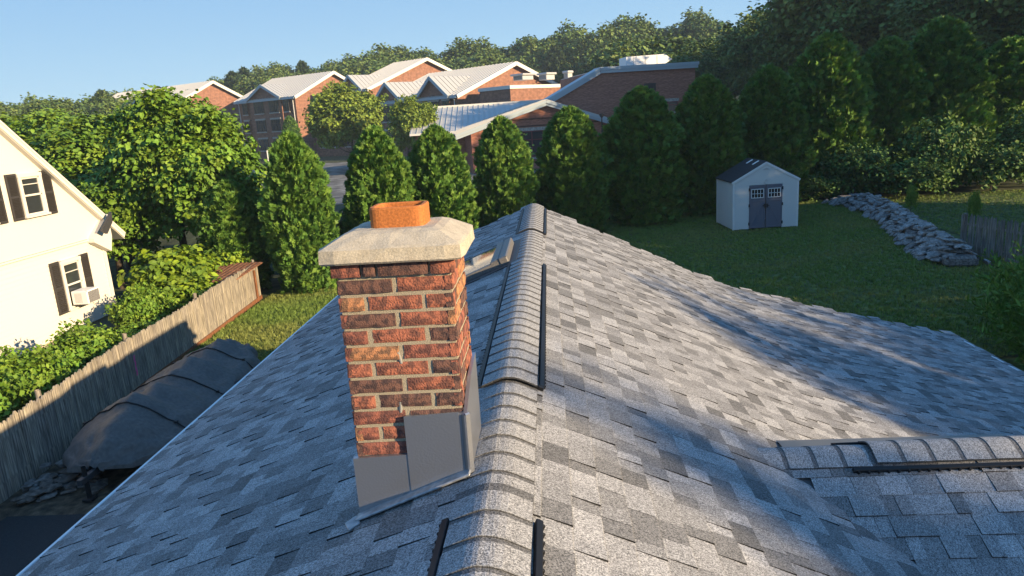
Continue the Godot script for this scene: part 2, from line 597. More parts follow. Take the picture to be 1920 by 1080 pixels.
	while x < 7.2:
		var lift := 0.036 if x > 1.80 else 0.014
		put("ridge_cap", capx, M.cap, roof, Transform3D(Basis(Vector3(0, 0, 1), Vector3(0, 1, 0), Vector3(-1, 0, 0)), Vector3(x, CY + lift, CZ)))
		x += 0.18
	var cv := MB.new()
	for s: float in [-1.0, 1.0]:
		cv.hexa(Vector3(4.55, CY - 0.172 * 0.5 + 0.018, CZ + s * 0.176), Vector3(5.5, 0.03, 0.03), Basis(Vector3.RIGHT, s * atan(0.5)), 0.003)
		for i in 90: cv.hexa(Vector3(1.83 + i * 0.061, CY - 0.172 * 0.5 + 0.010, CZ + s * 0.194), Vector3(0.014, 0.022, 0.012), Basis(Vector3.RIGHT, s * atan(0.5)), 0.002)
	put("ridge_vent", cv.mesh(), M.black, roof)
	var fl := MB.new()
	for i in 12:
		var xa := 1.5 + i * 0.25
		var za := CZ - (CY - main_y(xa)) / CS
		var xb := xa + 0.25
		var zb := CZ - (CY - main_y(xb)) / CS
		fl.quad(Vector3(xa, main_y(xa) + 0.02, za - 0.10), Vector3(xa, main_y(xa) + 0.035, za + 0.05), Vector3(xb, main_y(xb) + 0.035, zb + 0.05), Vector3(xb, main_y(xb) + 0.02, zb - 0.10))
	put("valley_flashing", fl.mesh(), M.lead, roof)

	build_skylight(H)
	build_chimney(H)

func build_skylight(H: Node3D) -> void:
	var s := Node3D.new()
	s.name = "skylight"
	H.add_child(s)
	var sl := 0.3947
	var d := Vector3(-1, -sl, 0).normalized()
	var nn := Vector3(-sl, 1, 0).normalized()
	s.transform = Transform3D(Basis(nn.cross(d), nn, d), Vector3(RX, RY, -8.05) + d * 0.20)
	# local: x along the ridge, y out of the roof, z down the slope
	var w := 1.15
	var l := 1.25
	var fr := MB.new()
	for k: float in [-1.0, 1.0]:
		fr.hexa(Vector3(k * (w * 0.5 - 0.03), 0.04, l * 0.5), Vector3(0.06, 0.08, l), Basis.IDENTITY, 0.008)
	fr.hexa(Vector3(0, 0.036, l - 0.03), Vector3(w - 0.13, 0.07, 0.06), Basis.IDENTITY, 0.008)
	put("frame", fr.mesh(), M.greymetal, s)
	var hd := MB.new()
	hd.hexa(Vector3(0, 0.05, 0.02), Vector3(w + 0.02, 0.10, 0.10), Basis.IDENTITY, 0.012)
	hd.hexa(Vector3(0, 0.082, 0.12), Vector3(w, 0.03, 0.10), Basis(Vector3.RIGHT, 0.08), 0.01)
	put("hood", hd.mesh(), M.greymetal, s)
	var ap := MB.new()
	ap.hexa(Vector3(0, 0.012, l * 0.5), Vector3(w + 0.28, 0.010, l + 0.22), Basis.IDENTITY, 0.0)
	put("flashing", ap.mesh(), M.darkmetal, s)
	var g := MB.new()
	g.hexa(Vector3(0, 0.070, l * 0.5 + 0.03), Vector3(w - 0.12, 0.008, l - 0.11))
	put("glass", g.mesh(), M.skyglass, s)
	var ins := MB.new()
	ins.hexa(Vector3(0, 0.028, l * 0.5 + 0.03), Vector3(w - 0.13, 0.01, l - 0.12))
	put("blind", ins.mesh(), M.slate, s)

func build_chimney(H: Node3D) -> void:
	var c := Node3D.new()
	c.name = "chimney"
	H.add_child(c)
	var x0 := -0.902
	var x1 := -0.419
	var z0 := -2.85          # face towards the camera
	var z1 := -3.27
	var top := 4.655
	var pitch := 0.0727
	var bh := 0.057
	# mortar body, set back behind the brick faces
	var core := MB.new()
	core.hexa(Vector3((x0 + x1) * 0.5, 3.95, (z0 + z1) * 0.5), Vector3(x1 - x0 - 0.016, 1.40, z0 - z1 - 0.016))
	put("mortar", core.mesh(), M.mortar, c)
	var rows_a := [0.104, 0.222, 0.114]
	var rows_b := [0.230, 0.230]
	var side_a := [0.200, 0.196]
	var side_b := [0.098, 0.198, 0.084]
	var shapes := {}
	for i in 17:
		var y := top - pitch * (i + 0.5) + 0.004
		var grow := 0.014 if i == 0 else 0.0
		var front: Array = rows_b if i % 2 == 1 else rows_a
		if i == 0: front = [0.118, 0.052, 0.205, 0.100]
		var sides: Array = side_a if i % 2 == 1 else side_b
		for face in 4:
			var ws: Array = front if face % 2 == 0 else sides
			var total := (x1 - x0 if face % 2 == 0 else z0 - z1 - 0.2) + grow * 2.0
			if face % 2 == 1: total = z0 - z1
			var sum := 0.0
			for w: float in ws: sum += w
			var gap := (total - sum) / maxf(1.0, ws.size() - 1)
			if face % 2 == 1: gap = maxf(gap, 0.012)
			var t := -total * 0.5
			for w: float in ws:
				var key := "%0.3f" % w
				if not shapes.has(key):
					shapes[key] = []
					for q in 3:
						var b := MB.new()
						brick_shape(b, w, bh)
						shapes[key].append(b.mesh())
				var jut := rng.randf_range(-0.002, 0.003) + grow
				var xf := Transform3D.IDENTITY
				var mid := t + w * 0.5
				var fy := y + rng.randf_range(-0.002, 0.002)
				if face == 0: xf = Transform3D(Basis.IDENTITY, Vector3((x0 + x1) * 0.5 + mid, fy, z0 + jut))
				elif face == 1: xf = Transform3D(Basis(Vector3.UP, PI / 2), Vector3(x1 + jut, fy, (z0 + z1) * 0.5 - mid))
				elif face == 2: xf = Transform3D(Basis(Vector3.UP, PI), Vector3((x0 + x1) * 0.5 - mid, fy, z1 - jut))
				else: xf = Transform3D(Basis(Vector3.UP, -PI / 2), Vector3(x0 - jut, fy, (z0 + z1) * 0.5 + mid))
				xf.basis = xf.basis.rotated(Vector3.UP, rng.randf_range(-0.012, 0.012)).rotated(xf.basis.z, rng.randf_range(-0.008, 0.008))
				var kind := rng.randi() % 10
				var m := "brick%d" % (0 if kind < 3 else 1 if kind < 5 else 2 if kind < 9 else 3)
				if i in [2, 5] and face == 0 and t < -0.05: m = "brick3" if t < -0.2 else "brick0"
				put("brick", shapes[key][rng.randi() % 3], M[m], c, xf)
				t += w + gap
	# grey repair mortar smeared beside some joints
	for sp in [[-0.672, 4.235, 0.013, 0.06], [-0.69, 4.012, 0.014, 0.055]]:
		var s := MB.new()
		s.hexa(Vector3(sp[0], sp[1], z0 - 0.0065), Vector3(sp[2], sp[3], 0.010), Basis(Vector3.BACK, rng.randf_range(-0.25, 0.25)), 0.004)
		put("mortar_patch", s.mesh(), M.newmortar, c)
	# concrete crown with sloping wash
	var k := MB.new()
	var cx := (x0 + x1) * 0.5
	var cz := (z0 + z1) * 0.5
	var hx := 0.300
	var hz := 0.262
	var levels := [[hx - 0.008, hz - 0.008, top - 0.002], [hx, hz, top + 0.006], [hx - 0.004, hz - 0.004, top + 0.058], [hx - 0.016, hz - 0.014, top + 0.066], [0.205, 0.180, top + 0.108], [0.17, 0.15, top + 0.118], [0.02, 0.02, top + 0.12]]
	var nz := FastNoiseLite.new()
	nz.seed = 7
	nz.frequency = 6.0
	var prev := []
	for lv in levels:
		var ring := []
		var cc := 0.045
		var P := [[-1, 1], [1, 1], [1, -1], [-1, -1]]
		for e in 4:
			var a: Array = P[e]
			var nb: Array = P[(e + 1) % 4]
			for q in 8:
				var f := q / 8.0
				var px: float = lerpf(a[0], nb[0], f) * lv[0]
				var pz: float = lerpf(a[1], nb[1], f) * lv[1]
				var ch: float = minf(lv[0], lv[1]) * 0.07
				if q == 0:
					px -= a[0] * ch * 0.5; pz -= a[1] * ch * 0.5
				var o := nz.get_noise_3d(px * 3.0, lv[2] * 5.0, pz * 3.0) * 0.006
				ring.append(Vector3(cx + px * (1.0 + o * 3.0), lv[2] + o * 0.7, cz + pz * (1.0 + o * 3.0)))
		if prev.size():
			for q in 32:
				var m := (q + 1) % 32
				k.quad(prev[q], prev[m], ring[m], ring[q])
		else:
			for q in range(1, 31): k.tri(ring[0], ring[q + 1], ring[q])
		prev = ring
	put("crown_slab", k.mesh(), M.concrete, c)
	# clay flue liner: rounded square tube
	var f := MB.new()
	var outer := []
	var prevr := []
	var fx := -0.652
	var fz := -3.06
	for lv in [[0.118, top + 0.10, 0], [0.118, top + 0.196, 0], [0.114, top + 0.203, 0], [0.100, top + 0.203, 0], [0.096, top + 0.197, 0], [0.096, top - 0.2, 0]]:
		var ring := []
		for q in 32:
			var a := TAU * q / 32.0
			var r: float = lv[0]
			var cxp := cos(a)
			var szp := sin(a)
			var pw := 0.34
			var p := Vector3(signf(cxp) * pow(absf(cxp), pw) * r, lv[1], -signf(szp) * pow(absf(szp), pw) * r * 0.86)
			ring.append(p + Vector3(fx, 0, fz))
		if prevr.size():
			for q in 32:
				var m := (q + 1) % 32
				f.quad(prevr[q], prevr[m], ring[m], ring[q])
		prevr = ring
	put("flue_liner", f.mesh(), M.clay, c, Transform3D.IDENTITY)
	# lead flashing: apron at the front, stepped piece, sides
	var l := MB.new()
	var ly := func(xx: float) -> float: return RY + 0.3947 * (xx - RX) 
	var zf := z0 + 0.016
	var pl := PackedVector2Array([Vector2(x0 - 0.016, ly.call(x0 - 0.016) + 0.01), Vector2(x1 + 0.014, ly.call(x1 + 0.014) + 0.01), Vector2(x1 + 0.014, 3.985), Vector2(-0.672, 3.975), Vector2(-0.674, 3.800), Vector2(x0 - 0.016, 3.790)])
	l.prism(pl, z0 - 0.01, zf)
	var lap := PackedVector2Array([Vector2(-0.676, ly.call(-0.676) + 0.03), Vector2(x1 - 0.02, ly.call(x1) + 0.02), Vector2(x1 - 0.02, 3.990), Vector2(-0.676, 3.979)])
	l.prism(lap, zf, zf + 0.004)
	var sd := Transform3D(Basis(Vector3.UP, PI / 2), Vector3(x1, 0, 0))
	l.prism(PackedVector2Array([Vector2(-zf, 3.60), Vector2(3.29, 3.60), Vector2(3.29, 4.10), Vector2(3.05, 4.07), Vector2(-zf, 3.985)]), 0.0, 0.016, sd)
	l.hexa(Vector3(x1 + 0.008, 3.845, zf - 0.004), Vector3(0.034, 0.28, 0.034), Basis(Vector3.UP, PI / 4), 0.006)
	put("flashing", l.mesh(), M.lead, c)
	var fo := MB.new()
	var run := Vector3(1, 0.3947, 0).normalized()
	fo.hexa(Vector3((x0 + x1) * 0.5 - 0.005, ly.call((x0 + x1) * 0.5) + 0.028, zf + 0.026), Vector3(0.56, 0.012, 0.062), Basis(Vector3.BACK, atan(0.3947)), 0.004)
	fo.hexa(Vector3(x0 - 0.035, ly.call(x0 - 0.035) + 0.026, zf + 0.055), Vector3(0.06, 0.010, 0.07), Basis(Vector3.BACK, atan(0.3947)).rotated(Vector3.UP, 0.5), 0.003)
	put("flashing_foot", fo.mesh(), M.lead2, c)

func brick_shape(b: MB, w: float, h: float) -> void:
	# brick with a worn, slightly uneven face; local z is out of the wall
	var nx := 7
	var ny := 4
	var g := []
	for j in ny + 1:
		var row := []
		for i in nx + 1:
			var u := i / float(nx) - 0.5
			var v := j / float(ny) - 0.5
			var edge := (1.0 if i == 0 or i == nx or j == 0 or j == ny else 0.0)
			var z := 0.010 + rng.randf_range(-0.0012, 0.0012) - edge * rng.randf_range(0.003, 0.006)
			row.append(Vector3(u * w + edge * rng.randf_range(-0.0012, 0.0012), v * h + edge * rng.randf_range(-0.0012, 0.0012), z - 0.010))
		g.append(row)
	for j in ny:
		for i in nx: b.quad(g[j][i], g[j][i + 1], g[j + 1][i + 1], g[j + 1][i])
	var back := Vector3(0, 0, -0.03)
	for i in nx:
		b.quad(g[0][i] + back, g[0][i + 1] + back, g[0][i + 1], g[0][i])
		b.quad(g[ny][i], g[ny][i + 1], g[ny][i + 1] + back, g[ny][i] + back)
	for j in ny:
		b.quad(g[j + 1][0] + back, g[j][0] + back, g[j][0], g[j + 1][0])
		b.quad(g[j][nx] + back, g[j + 1][nx] + back, g[j + 1][nx], g[j][nx])

# ---------------------------------------------------------------- neighbour's house
func build_neighbour() -> void:
	var N := thing("cream_house", "cream clapboard house with dark shutters behind the left fence", "house", Vector3(-12.6, 0, -19.35))
	# local: x out of the wall (towards our house), z along it
	var wall := MB.new()
	var zc := 5.05       # gable centre, local z
	var peak := 3.15 + zc * 0.82
	wall.prism(PackedVector2Array([Vector2(0, 0.45), Vector2(0, 3.15), Vector2(zc, peak), Vector2(zc * 2, 3.15), Vector2(zc * 2, 0.45)]), -7.5, -0.02, Transform3D(Basis(Vector3(0, 0, 1), Vector3.UP, Vector3(1, 0, 0)).orthonormalized(), Vector3.ZERO))
	put("wall", wall.mesh(), M.cream, N)
	var fnd := MB.new()
	fnd.hexa(Vector3(-3.8, 0.1, zc), Vector3(7.4, 0.72, zc * 2 - 0.06))
	put("foundation", fnd.mesh(), M.concrete, N)
	# clapboards on the lower storey, each a tilted board
	for i in 19:
		var y := 0.46 + i * 0.1135
		var b := MB.new()
		b.hexa(Vector3(0.003, y + 0.057, zc), Vector3(0.022, 0.124, zc * 2), Basis(Vector3.BACK, 0.13), 0.0)
		put("clapboard", b.mesh(), M.cream2, N)
	# upper storey skin with a small drip overhang, smooth boards
	for i in 42:
		var y := 2.66 + i * 0.1135
		var z0 := maxf(0.0, (y + 0.06 - 3.15) / 0.82)
		if z0 > zc - 0.1: break
		var b := MB.new()
		b.hexa(Vector3(0.030, y + 0.057, zc), Vector3(0.024, 0.1145, (zc - z0) * 2), Basis(Vector3.BACK, 0.012), 0.0)
		put("clapboard", b.mesh(), M.cream2, N)
	var bandm := MB.new()
	bandm.hexa(Vector3(0.045, 2.625, zc), Vector3(0.06, 0.05, zc * 2 + 0.05), Basis.IDENTITY, 0.006)
	put("band_board", bandm.mesh(), M.cream, N)
	var cb := MB.new()
	cb.hexa(Vector3(0.022, 1.53, 0.06), Vector3(0.05, 2.2, 0.13), Basis.IDENTITY, 0.005)
	put("corner_board", cb.mesh(), M.cream, N)
	# roof: two slabs with rake boards and returns
	for s: float in [-1.0, 1.0]:
		var r := MB.new()
		var ang := atan(0.82)
		var ln := 7.5
		var ctr := Vector3(-3.78, peak + 0.10 - sin(ang) * ln * 0.5, zc + s * cos(ang) * ln * 0.5)
		r.hexa(ctr, Vector3(7.9, 0.07, ln), Basis(Vector3.RIGHT, s * ang), 0.0)
		put("roof", r.mesh(), M.slate, N)
		var rb := MB.new()
		rb.hexa(ctr + Vector3(3.97, -0.11, 0), Vector3(0.05, 0.16, ln + 0.02), Basis(Vector3.RIGHT, s * ang), 0.006)
		rb.hexa(ctr + Vector3(3.995, -0.06, 0), Vector3(0.04, 0.06, ln + 0.03), Basis(Vector3.RIGHT, s * ang), 0.006)
		rb.hexa(ctr + Vector3(3.80, -0.215, 0), Vector3(0.32, 0.02, ln), Basis(Vector3.RIGHT, s * ang), 0.0)
		put("rake_board", rb.mesh(), M.cream, N)
	# eave return: boxed corner with sagging grey gutter end
	var er := MB.new()
	er.prism(PackedVector2Array([Vector2(-0.70, 2.56), Vector2(-0.70, 2.66), Vector2(0.12, 3.22), Vector2(0.12, 2.60), Vector2(-0.02, 2.20)]), 0.0, 0.22, Transform3D(Basis(Vector3(0, 0, 1), Vector3.UP, Vector3(-1, 0, 0)).rotated(Vector3.UP, PI), Vector3(0, 0, 0)))
	put("eave_return", er.mesh(), M.cream, N)
	var gt := MB.new()
	gt.prism(PackedVector2Array([Vector2(-0.66, 2.86), Vector2(-0.08, 3.30), Vector2(-0.12, 3.02), Vector2(-0.44, 2.74)]), 0.40, 0.47, Transform3D(Basis(Vector3(0, 0, 1), Vector3.UP, Vector3(-1, 0, 0)).rotated(Vector3.UP, PI), Vector3(0, 0, 0)))
	put("gutter_end", gt.mesh(), M.darkmetal, N)
	# windows (local z centre, sill y, width, height)
	for w in [[2.45, 3.53, 0.80, 1.04, false], [4.18, 3.53, 0.80, 1.04, false], [1.60, 1.0, 0.80, 1.30, true], [6.2, 1.0, 0.80, 1.30, false]]:
		var zc2: float = w[0]
		var y0: float = w[1]
		var ww: float = w[2]
		var hh: float = w[3]
		var xo := 0.062 if y0 > 2.0 else 0.034
		var win := Node3D.new()
		win.name = "window"
		N.add_child(win, true)
		win.position = Vector3(xo, y0, zc2)
		var fr := MB.new()
		for s: float in [-1.0, 1.0]: fr.hexa(Vector3(0.02, hh * 0.5, s * (ww * 0.5 - 0.045)), Vector3(0.075, hh, 0.09), Basis.IDENTITY, 0.008)
		fr.hexa(Vector3(0.02, hh - 0.045, 0), Vector3(0.08, 0.09, ww + 0.02), Basis.IDENTITY, 0.008)
		fr.hexa(Vector3(0.03, 0.02, 0), Vector3(0.12, 0.05, ww + 0.06), Basis.IDENTITY, 0.008)
		put("frame", fr.mesh(), M.cream, win)
		var sash := MB.new()
		for y in [0.07, hh * 0.5, hh - 0.11]: sash.hexa(Vector3(0.012, y, 0), Vector3(0.045, 0.045, ww - 0.17), Basis.IDENTITY, 0.005)
		sash.hexa(Vector3(0.022, hh * 0.75, 0), Vector3(0.03, 0.02, ww - 0.17), Basis.IDENTITY, 0.003)
		for s: float in [-1.0, 1.0]: sash.hexa(Vector3(0.012, hh * 0.5, s * (ww * 0.5 - 0.105)), Vector3(0.045, hh - 0.16, 0.035), Basis.IDENTITY, 0.005)
		put("sash", sash.mesh(), M.cream, win)
		var gl := MB.new()
		gl.hexa(Vector3(0.0, hh * 0.5, 0), Vector3(0.006, hh - 0.14, ww - 0.16))
		put("pane", gl.mesh(), M.pane, win)
		var bk := MB.new()
		for i in 12: bk.hexa(Vector3(-0.006, 0.1 + i * (hh - 0.2) / 11.0, 0.06), Vector3(0.004, 0.022, ww * 0.5), Basis(Vector3.BACK, 0.5))
		put("blind", bk.mesh(), M.cream, win)
		# louvred shutters
		for s: float in [-1.0, 1.0]:
			var sh := Node3D.new()
			sh.name = "shutter"
			N.add_child(sh, true)
			sh.position = Vector3(xo + 0.012, y0 - 0.02, zc2 + s * (ww * 0.5 + 0.19))
			var st := MB.new()
			for k: float in [-1.0, 1.0]: st.hexa(Vector3(0, (hh + 0.04) * 0.5, k * 0.15), Vector3(0.035, hh + 0.04, 0.045), Basis.IDENTITY, 0.004)
			for y in [0.03, (hh + 0.04) * 0.5, hh + 0.01]: st.hexa(Vector3(0, y, 0), Vector3(0.034, 0.06, 0.27), Basis.IDENTITY, 0.004)
			st.hexa(Vector3(-0.012, (hh + 0.04) * 0.5, 0), Vector3(0.006, hh, 0.28))
			put("stile", st.mesh(), M.shutter, sh)
			for i in 26:
				var y := 0.08 + i * (hh - 0.1) / 26.0
				if absf(y - (hh + 0.04) * 0.5) < 0.045: continue
				var sl := MB.new()
				sl.hexa(Vector3(0.004, y, 0), Vector3(0.007, 0.042, 0.26), Basis(Vector3.BACK, -0.6))
				put("slat", sl.mesh(), M.shutter, sh)
		if w[4]:
			var ac := thing("air_conditioner", "white window air conditioner in the lower window of the cream house", "air conditioner", N.position + Vector3(xo + 0.28, y0 + 0.13, zc2 + 0.02))
			var bd := MB.new()
			bd.hexa(Vector3(0, 0.17, 0), Vector3(0.44, 0.36, 0.52), Basis.IDENTITY, 0.02)
			put("casing", bd.mesh(), M.acwhite, ac)
			var gr := MB.new()
			gr.hexa(Vector3(0.222, 0.17, 0), Vector3(0.006, 0.29, 0.44))
			put("grille_back", gr.mesh(), M.acdark, ac)
			for i in 11:
				var q := MB.new()
				q.hexa(Vector3(0.228, 0.045 + i * 0.025, 0), Vector3(0.008, 0.008, 0.44))
				put("grille_bar", q.mesh(), M.acgrey, ac)
			for i in 9:
				var q := MB.new()
				q.hexa(Vector3(-0.12 + i * 0.022, 0.17, 0.262), Vector3(0.008, 0.26, 0.004))
				put("side_louvre", q.mesh(), M.acgrey, ac)

# ---------------------------------------------------------------- left fence, boat, rubble
func build_fence() -> void:
	var F := thing("stockade_fence", "weathered grey wooden stockade fence along the left of the lawn", "fence", Vector3(0, 0, 0))
	# a slightly wandering line
	var line := [Vector2(-8.46, -8.2), Vector2(-8.55, -10.8), Vector2(-8.95, -14.0), Vector2(-9.15, -17.5), Vector2(-9.42, -21.9)]
	var pm := []
	for q in 5:
		var b := MB.new()
		var h := 1.20
		var w := 0.088
		w = 0.0915
		b.prism(PackedVector2Array([Vector2(-w * 0.5, 0), Vector2(w * 0.5, 0), Vector2(w * 0.5, h - 0.05), Vector2(w * 0.16, h), Vector2(-w * 0.16, h), Vector2(-w * 0.5, h - 0.05)]), -0.009 - 0.002 * q, 0.009 + 0.001 * q)
		pm.append(b.mesh())
	var count := 0
	for i in line.size() - 1:
		var a: Vector2 = line[i]
		var e: Vector2 = line[i + 1]
		var n := int(a.distance_to(e) / 0.0925)
		var d := (e - a).normalized()
		for k in n:
			var p := a.lerp(e, (k + 0.5) / n)
			var y := -0.02 + rng.randf_range(-0.008, 0.008) + 0.03 * sin(p.y * 0.9)
			var rot := atan2(d.x, d.y) - PI / 2
			var xf := Transform3D(Basis(Vector3.UP, rot + rng.randf_range(-0.02, 0.02)).rotated(Vector3(d.x, 0, d.y), rng.randf_range(-0.012, 0.012)) * Basis(Vector3.BACK, rng.randf_range(-0.007, 0.007)), Vector3(p.x + rng.randf_range(-0.004, 0.004), y, p.y))
			xf.basis = xf.basis.scaled_local(Vector3(1, rng.randf_range(0.985, 1.02), 1))
			put("picket", pm[rng.randi() % 5], M["wood%d" % (rng.randi() % 4)], F, xf)
			count += 1
		for y: float in [0.28, 0.95]:
			var r := MB.new()
			var m := a.lerp(e, 0.5)
			r.hexa(Vector3(m.x - 0.045, y, m.y), Vector3(a.distance_to(e), 0.07, 0.05), Basis(Vector3.UP, atan2(d.x, d.y) - PI / 2), 0.004)
			put("rail", r.mesh(), M.wood1, F)
		var kb := MB.new()
		var m2 := a.lerp(e, 0.5)
		if i >= 2:
			kb.hexa(Vector3(m2.x + 0.035, 0.06, m2.y), Vector3(a.distance_to(e), 0.12, 0.025), Basis(Vector3.UP, atan2(d.x, d.y) - PI / 2), 0.003)
			put("gravel_board", kb.mesh(), M.redwood, F)
	for p: Vector2 in line:
		var b := MB.new()
		b.tube([Vector3(p.x - 0.10, -0.1, p.y), Vector3(p.x - 0.10, 1.27, p.y)], [0.05, 0.045], 8)
		put("post", b.mesh(), M.wood2, F)
	# pink marker ribbon
	var t := thing("marker_ribbon", "bright pink marker ribbon hanging on the stockade fence", "ribbon", Vector3(-8.88, 0, -13.9))
	var rb := MB.new()
	for i in 5:
		var y := 0.82 - i * 0.09
		rb.quad(Vector3(0.01 * (i % 2) + 0.005, y - 0.09, 0.02), Vector3(0.01 * (i % 2) + 0.005, y - 0.09, -0.02), Vector3(0.01 * ((i + 1) % 2) + 0.005, y, -0.02), Vector3(0.01 * ((i + 1) % 2) + 0.005, y, 0.02))
	put("strip", rb.mesh(), M.pink, t)

func build_boat() -> void:
	var B := thing("covered_boat", "boat on a trailer under a dark grey tarpaulin beside the stockade fence", "boat", Vector3(-7.1, 0, -12.35))
	# tarp: cross sections along z (local), each [half width, height of crown, foot height, x offset]
	var secs := [[2.75, 0.16, 0.46, 0.36, 0.0], [2.6, 0.55, 0.62, 0.32, 0.0], [2.2, 0.95, 0.84, 0.30, 0.0], [1.6, 1.10, 1.04, 0.28, 0.0], [0.95, 1.14, 0.96, 0.30, 0.0], [0.3, 1.12, 0.93, 0.32, 0.0], [-0.35, 1.10, 1.04, 0.34, 0.0], [-1.0, 1.04, 0.96, 0.38, 0.0], [-1.6, 0.92, 1.02, 0.44, 0.05], [-2.0, 0.72, 0.92, 0.5, 0.1], [-2.4, 0.42, 0.74, 0.52, 0.1], [-2.65, 0.06, 0.60, 0.54, 0.1]]
	var nz := FastNoiseLite.new()
	nz.seed = 21
	nz.frequency = 0.9
	var g := []
	var fine := 60
	for i in fine + 1:
		var t := i / float(fine) * (secs.size() - 1)
		var k := mini(int(t), secs.size() - 2)
		var f := t - k
		f = f * f * (3 - 2 * f)
		var a: Array = secs[k]
		var b: Array = secs[k + 1]
		var row := []
		var zz := lerpf(a[0], b[0], t - k)
		var hw := lerpf(a[1], b[1], f)
		var top := lerpf(a[2], b[2], f)
		var foot := lerpf(a[3], b[3], f)
		for j in 33:
			var u := j / 16.0 - 1.0
			var au := absf(u)
			var x := signf(u) * hw * (1.0 - pow(1.0 - au, 1.25)) * (1.0 if au < 0.75 else 1.0 - (au - 0.75) * 0.25)
			var y := lerpf(top, foot, 0.60 * pow(au / 0.72, 1.12) if au < 0.72 else lerpf(0.62, 1.0, (au - 0.72) / 0.28))
			var sag := 0.05 * sin(t * PI * 2.0) * (1.0 - au)
			var fold := 0.030 * sin(zz * 9.0 + u * 3.0 + 3.0 * nz.get_noise_2d(zz * 1.3, u)) * smoothstep(0.3, 0.9, au)
			y += sag + 0.09 * nz.get_noise_3d(zz * 0.9, u * 2.2, 0.0) + 0.05 * nz.get_noise_3d(zz * 3.2, u * 4.5, 3.0)
			row.append(Vector3(x + signf(u) * fold, y, zz))
		g.append(row)
	var nrm := []
	for i in fine + 1:
		var r := []
		for j in 33:
			var dx: Vector3 = g[i][mini(j + 1, 32)] - g[i][maxi(j - 1, 0)]
			var dz: Vector3 = g[mini(i + 1, fine)][j] - g[maxi(i - 1, 0)][j]
			r.append(dx.cross(dz).normalized())
		nrm.append(r)
	var b := MB.new()
	for i in fine:
		for j in 32: b.quadn(g[i][j], g[i][j + 1], g[i + 1][j + 1], g[i + 1][j], nrm[i][j], nrm[i][j + 1], nrm[i + 1][j + 1], nrm[i + 1][j])
	put("tarpaulin", b.mesh(), M.tarp, B)
	for i in [16, 28, 40]:
		var s := MB.new()
		var pts := []
		var rad := []
		for j in range(0, 33, 2):
			pts.append(g[i][j] + nrm[i][j] * 0.012)
			rad.append(0.014)
		s.tube(pts, rad, 5)
		put("strap", s.mesh(), M.black, B)
		for j in [6, 26]:
			var q := MB.new()
			q.hexa(g[i][j] + nrm[i][j] * 0.02, Vector3(0.05, 0.03, 0.06), Basis.IDENTITY, 0.006)
			put("buckle", q.mesh(), M.black, B)
	for s: float in [-1.0, 1.0]:
		var w := MB.new()
		w.tube([Vector3(s * 0.86 - 0.10, 0.30, -0.4), Vector3(s * 0.86 - 0.08, 0.30, -0.4), Vector3(s * 0.86 + 0.08, 0.30, -0.4), Vector3(s * 0.86 + 0.10, 0.30, -0.4)], [0.2, 0.30, 0.30, 0.2], 20)
		put("wheel", w.mesh(), M.black, B)
	var fr := MB.new()
	for s: float in [-1.0, 1.0]: fr.hexa(Vector3(s * 0.5, 0.30, 0.2), Vector3(0.07, 0.09, 4.4), Basis.IDENTITY, 0.006)
	fr.hexa(Vector3(0, 0.34, -0.4), Vector3(1.7, 0.08, 0.08), Basis.IDENTITY, 0.006)
	fr.hexa(Vector3(0, 0.36, 2.75), Vector3(0.08, 0.09, 0.7), Basis.IDENTITY, 0.006)
	put("trailer_frame", fr.mesh(), M.darkmetal, B)
	var jk := MB.new()
	jk.tube([Vector3(0, 0.02, 2.95), Vector3(0, 0.55, 2.95)], [0.04, 0.035], 8)
	jk.hexa(Vector3(0, 0.03, 2.95), Vector3(0.16, 0.05, 0.16), Basis.IDENTITY, 0.01)
	put("trailer_jack", jk.mesh(), M.black, B)

func stone_mesh(sx: float, sy: float, sz: float) -> ArrayMesh:
	var b := MB.new()
	var nz := FastNoiseLite.new()
	nz.seed = rng.randi()
	nz.frequency = 1.1
	var R := 5
	var S := 9
	var g := []
	for i in R + 1:
		var row := []
		for k in S:
			var th := PI * i / R
			var ph := TAU * k / S
			var d := Vector3(sin(th) * cos(ph), cos(th), sin(th) * sin(ph))
			# push towards a slab with flat faces
			var m := maxf(absf(d.x), maxf(absf(d.y) * 1.15, absf(d.z)))
			var p := d.lerp(d / m, 0.72)
			p *= 1.0 + 0.30 * nz.get_noise_3dv(d * 2.0)
			row.append(Vector3(p.x * sx, p.y * sy, p.z * sz) * 0.5)
		g.append(row)
	for i in R:
		for k in S:
			var m := (k + 1) % S
			b.quad(g[i + 1][k], g[i][k], g[i][m], g[i + 1][m]) 
	return b.mesh()

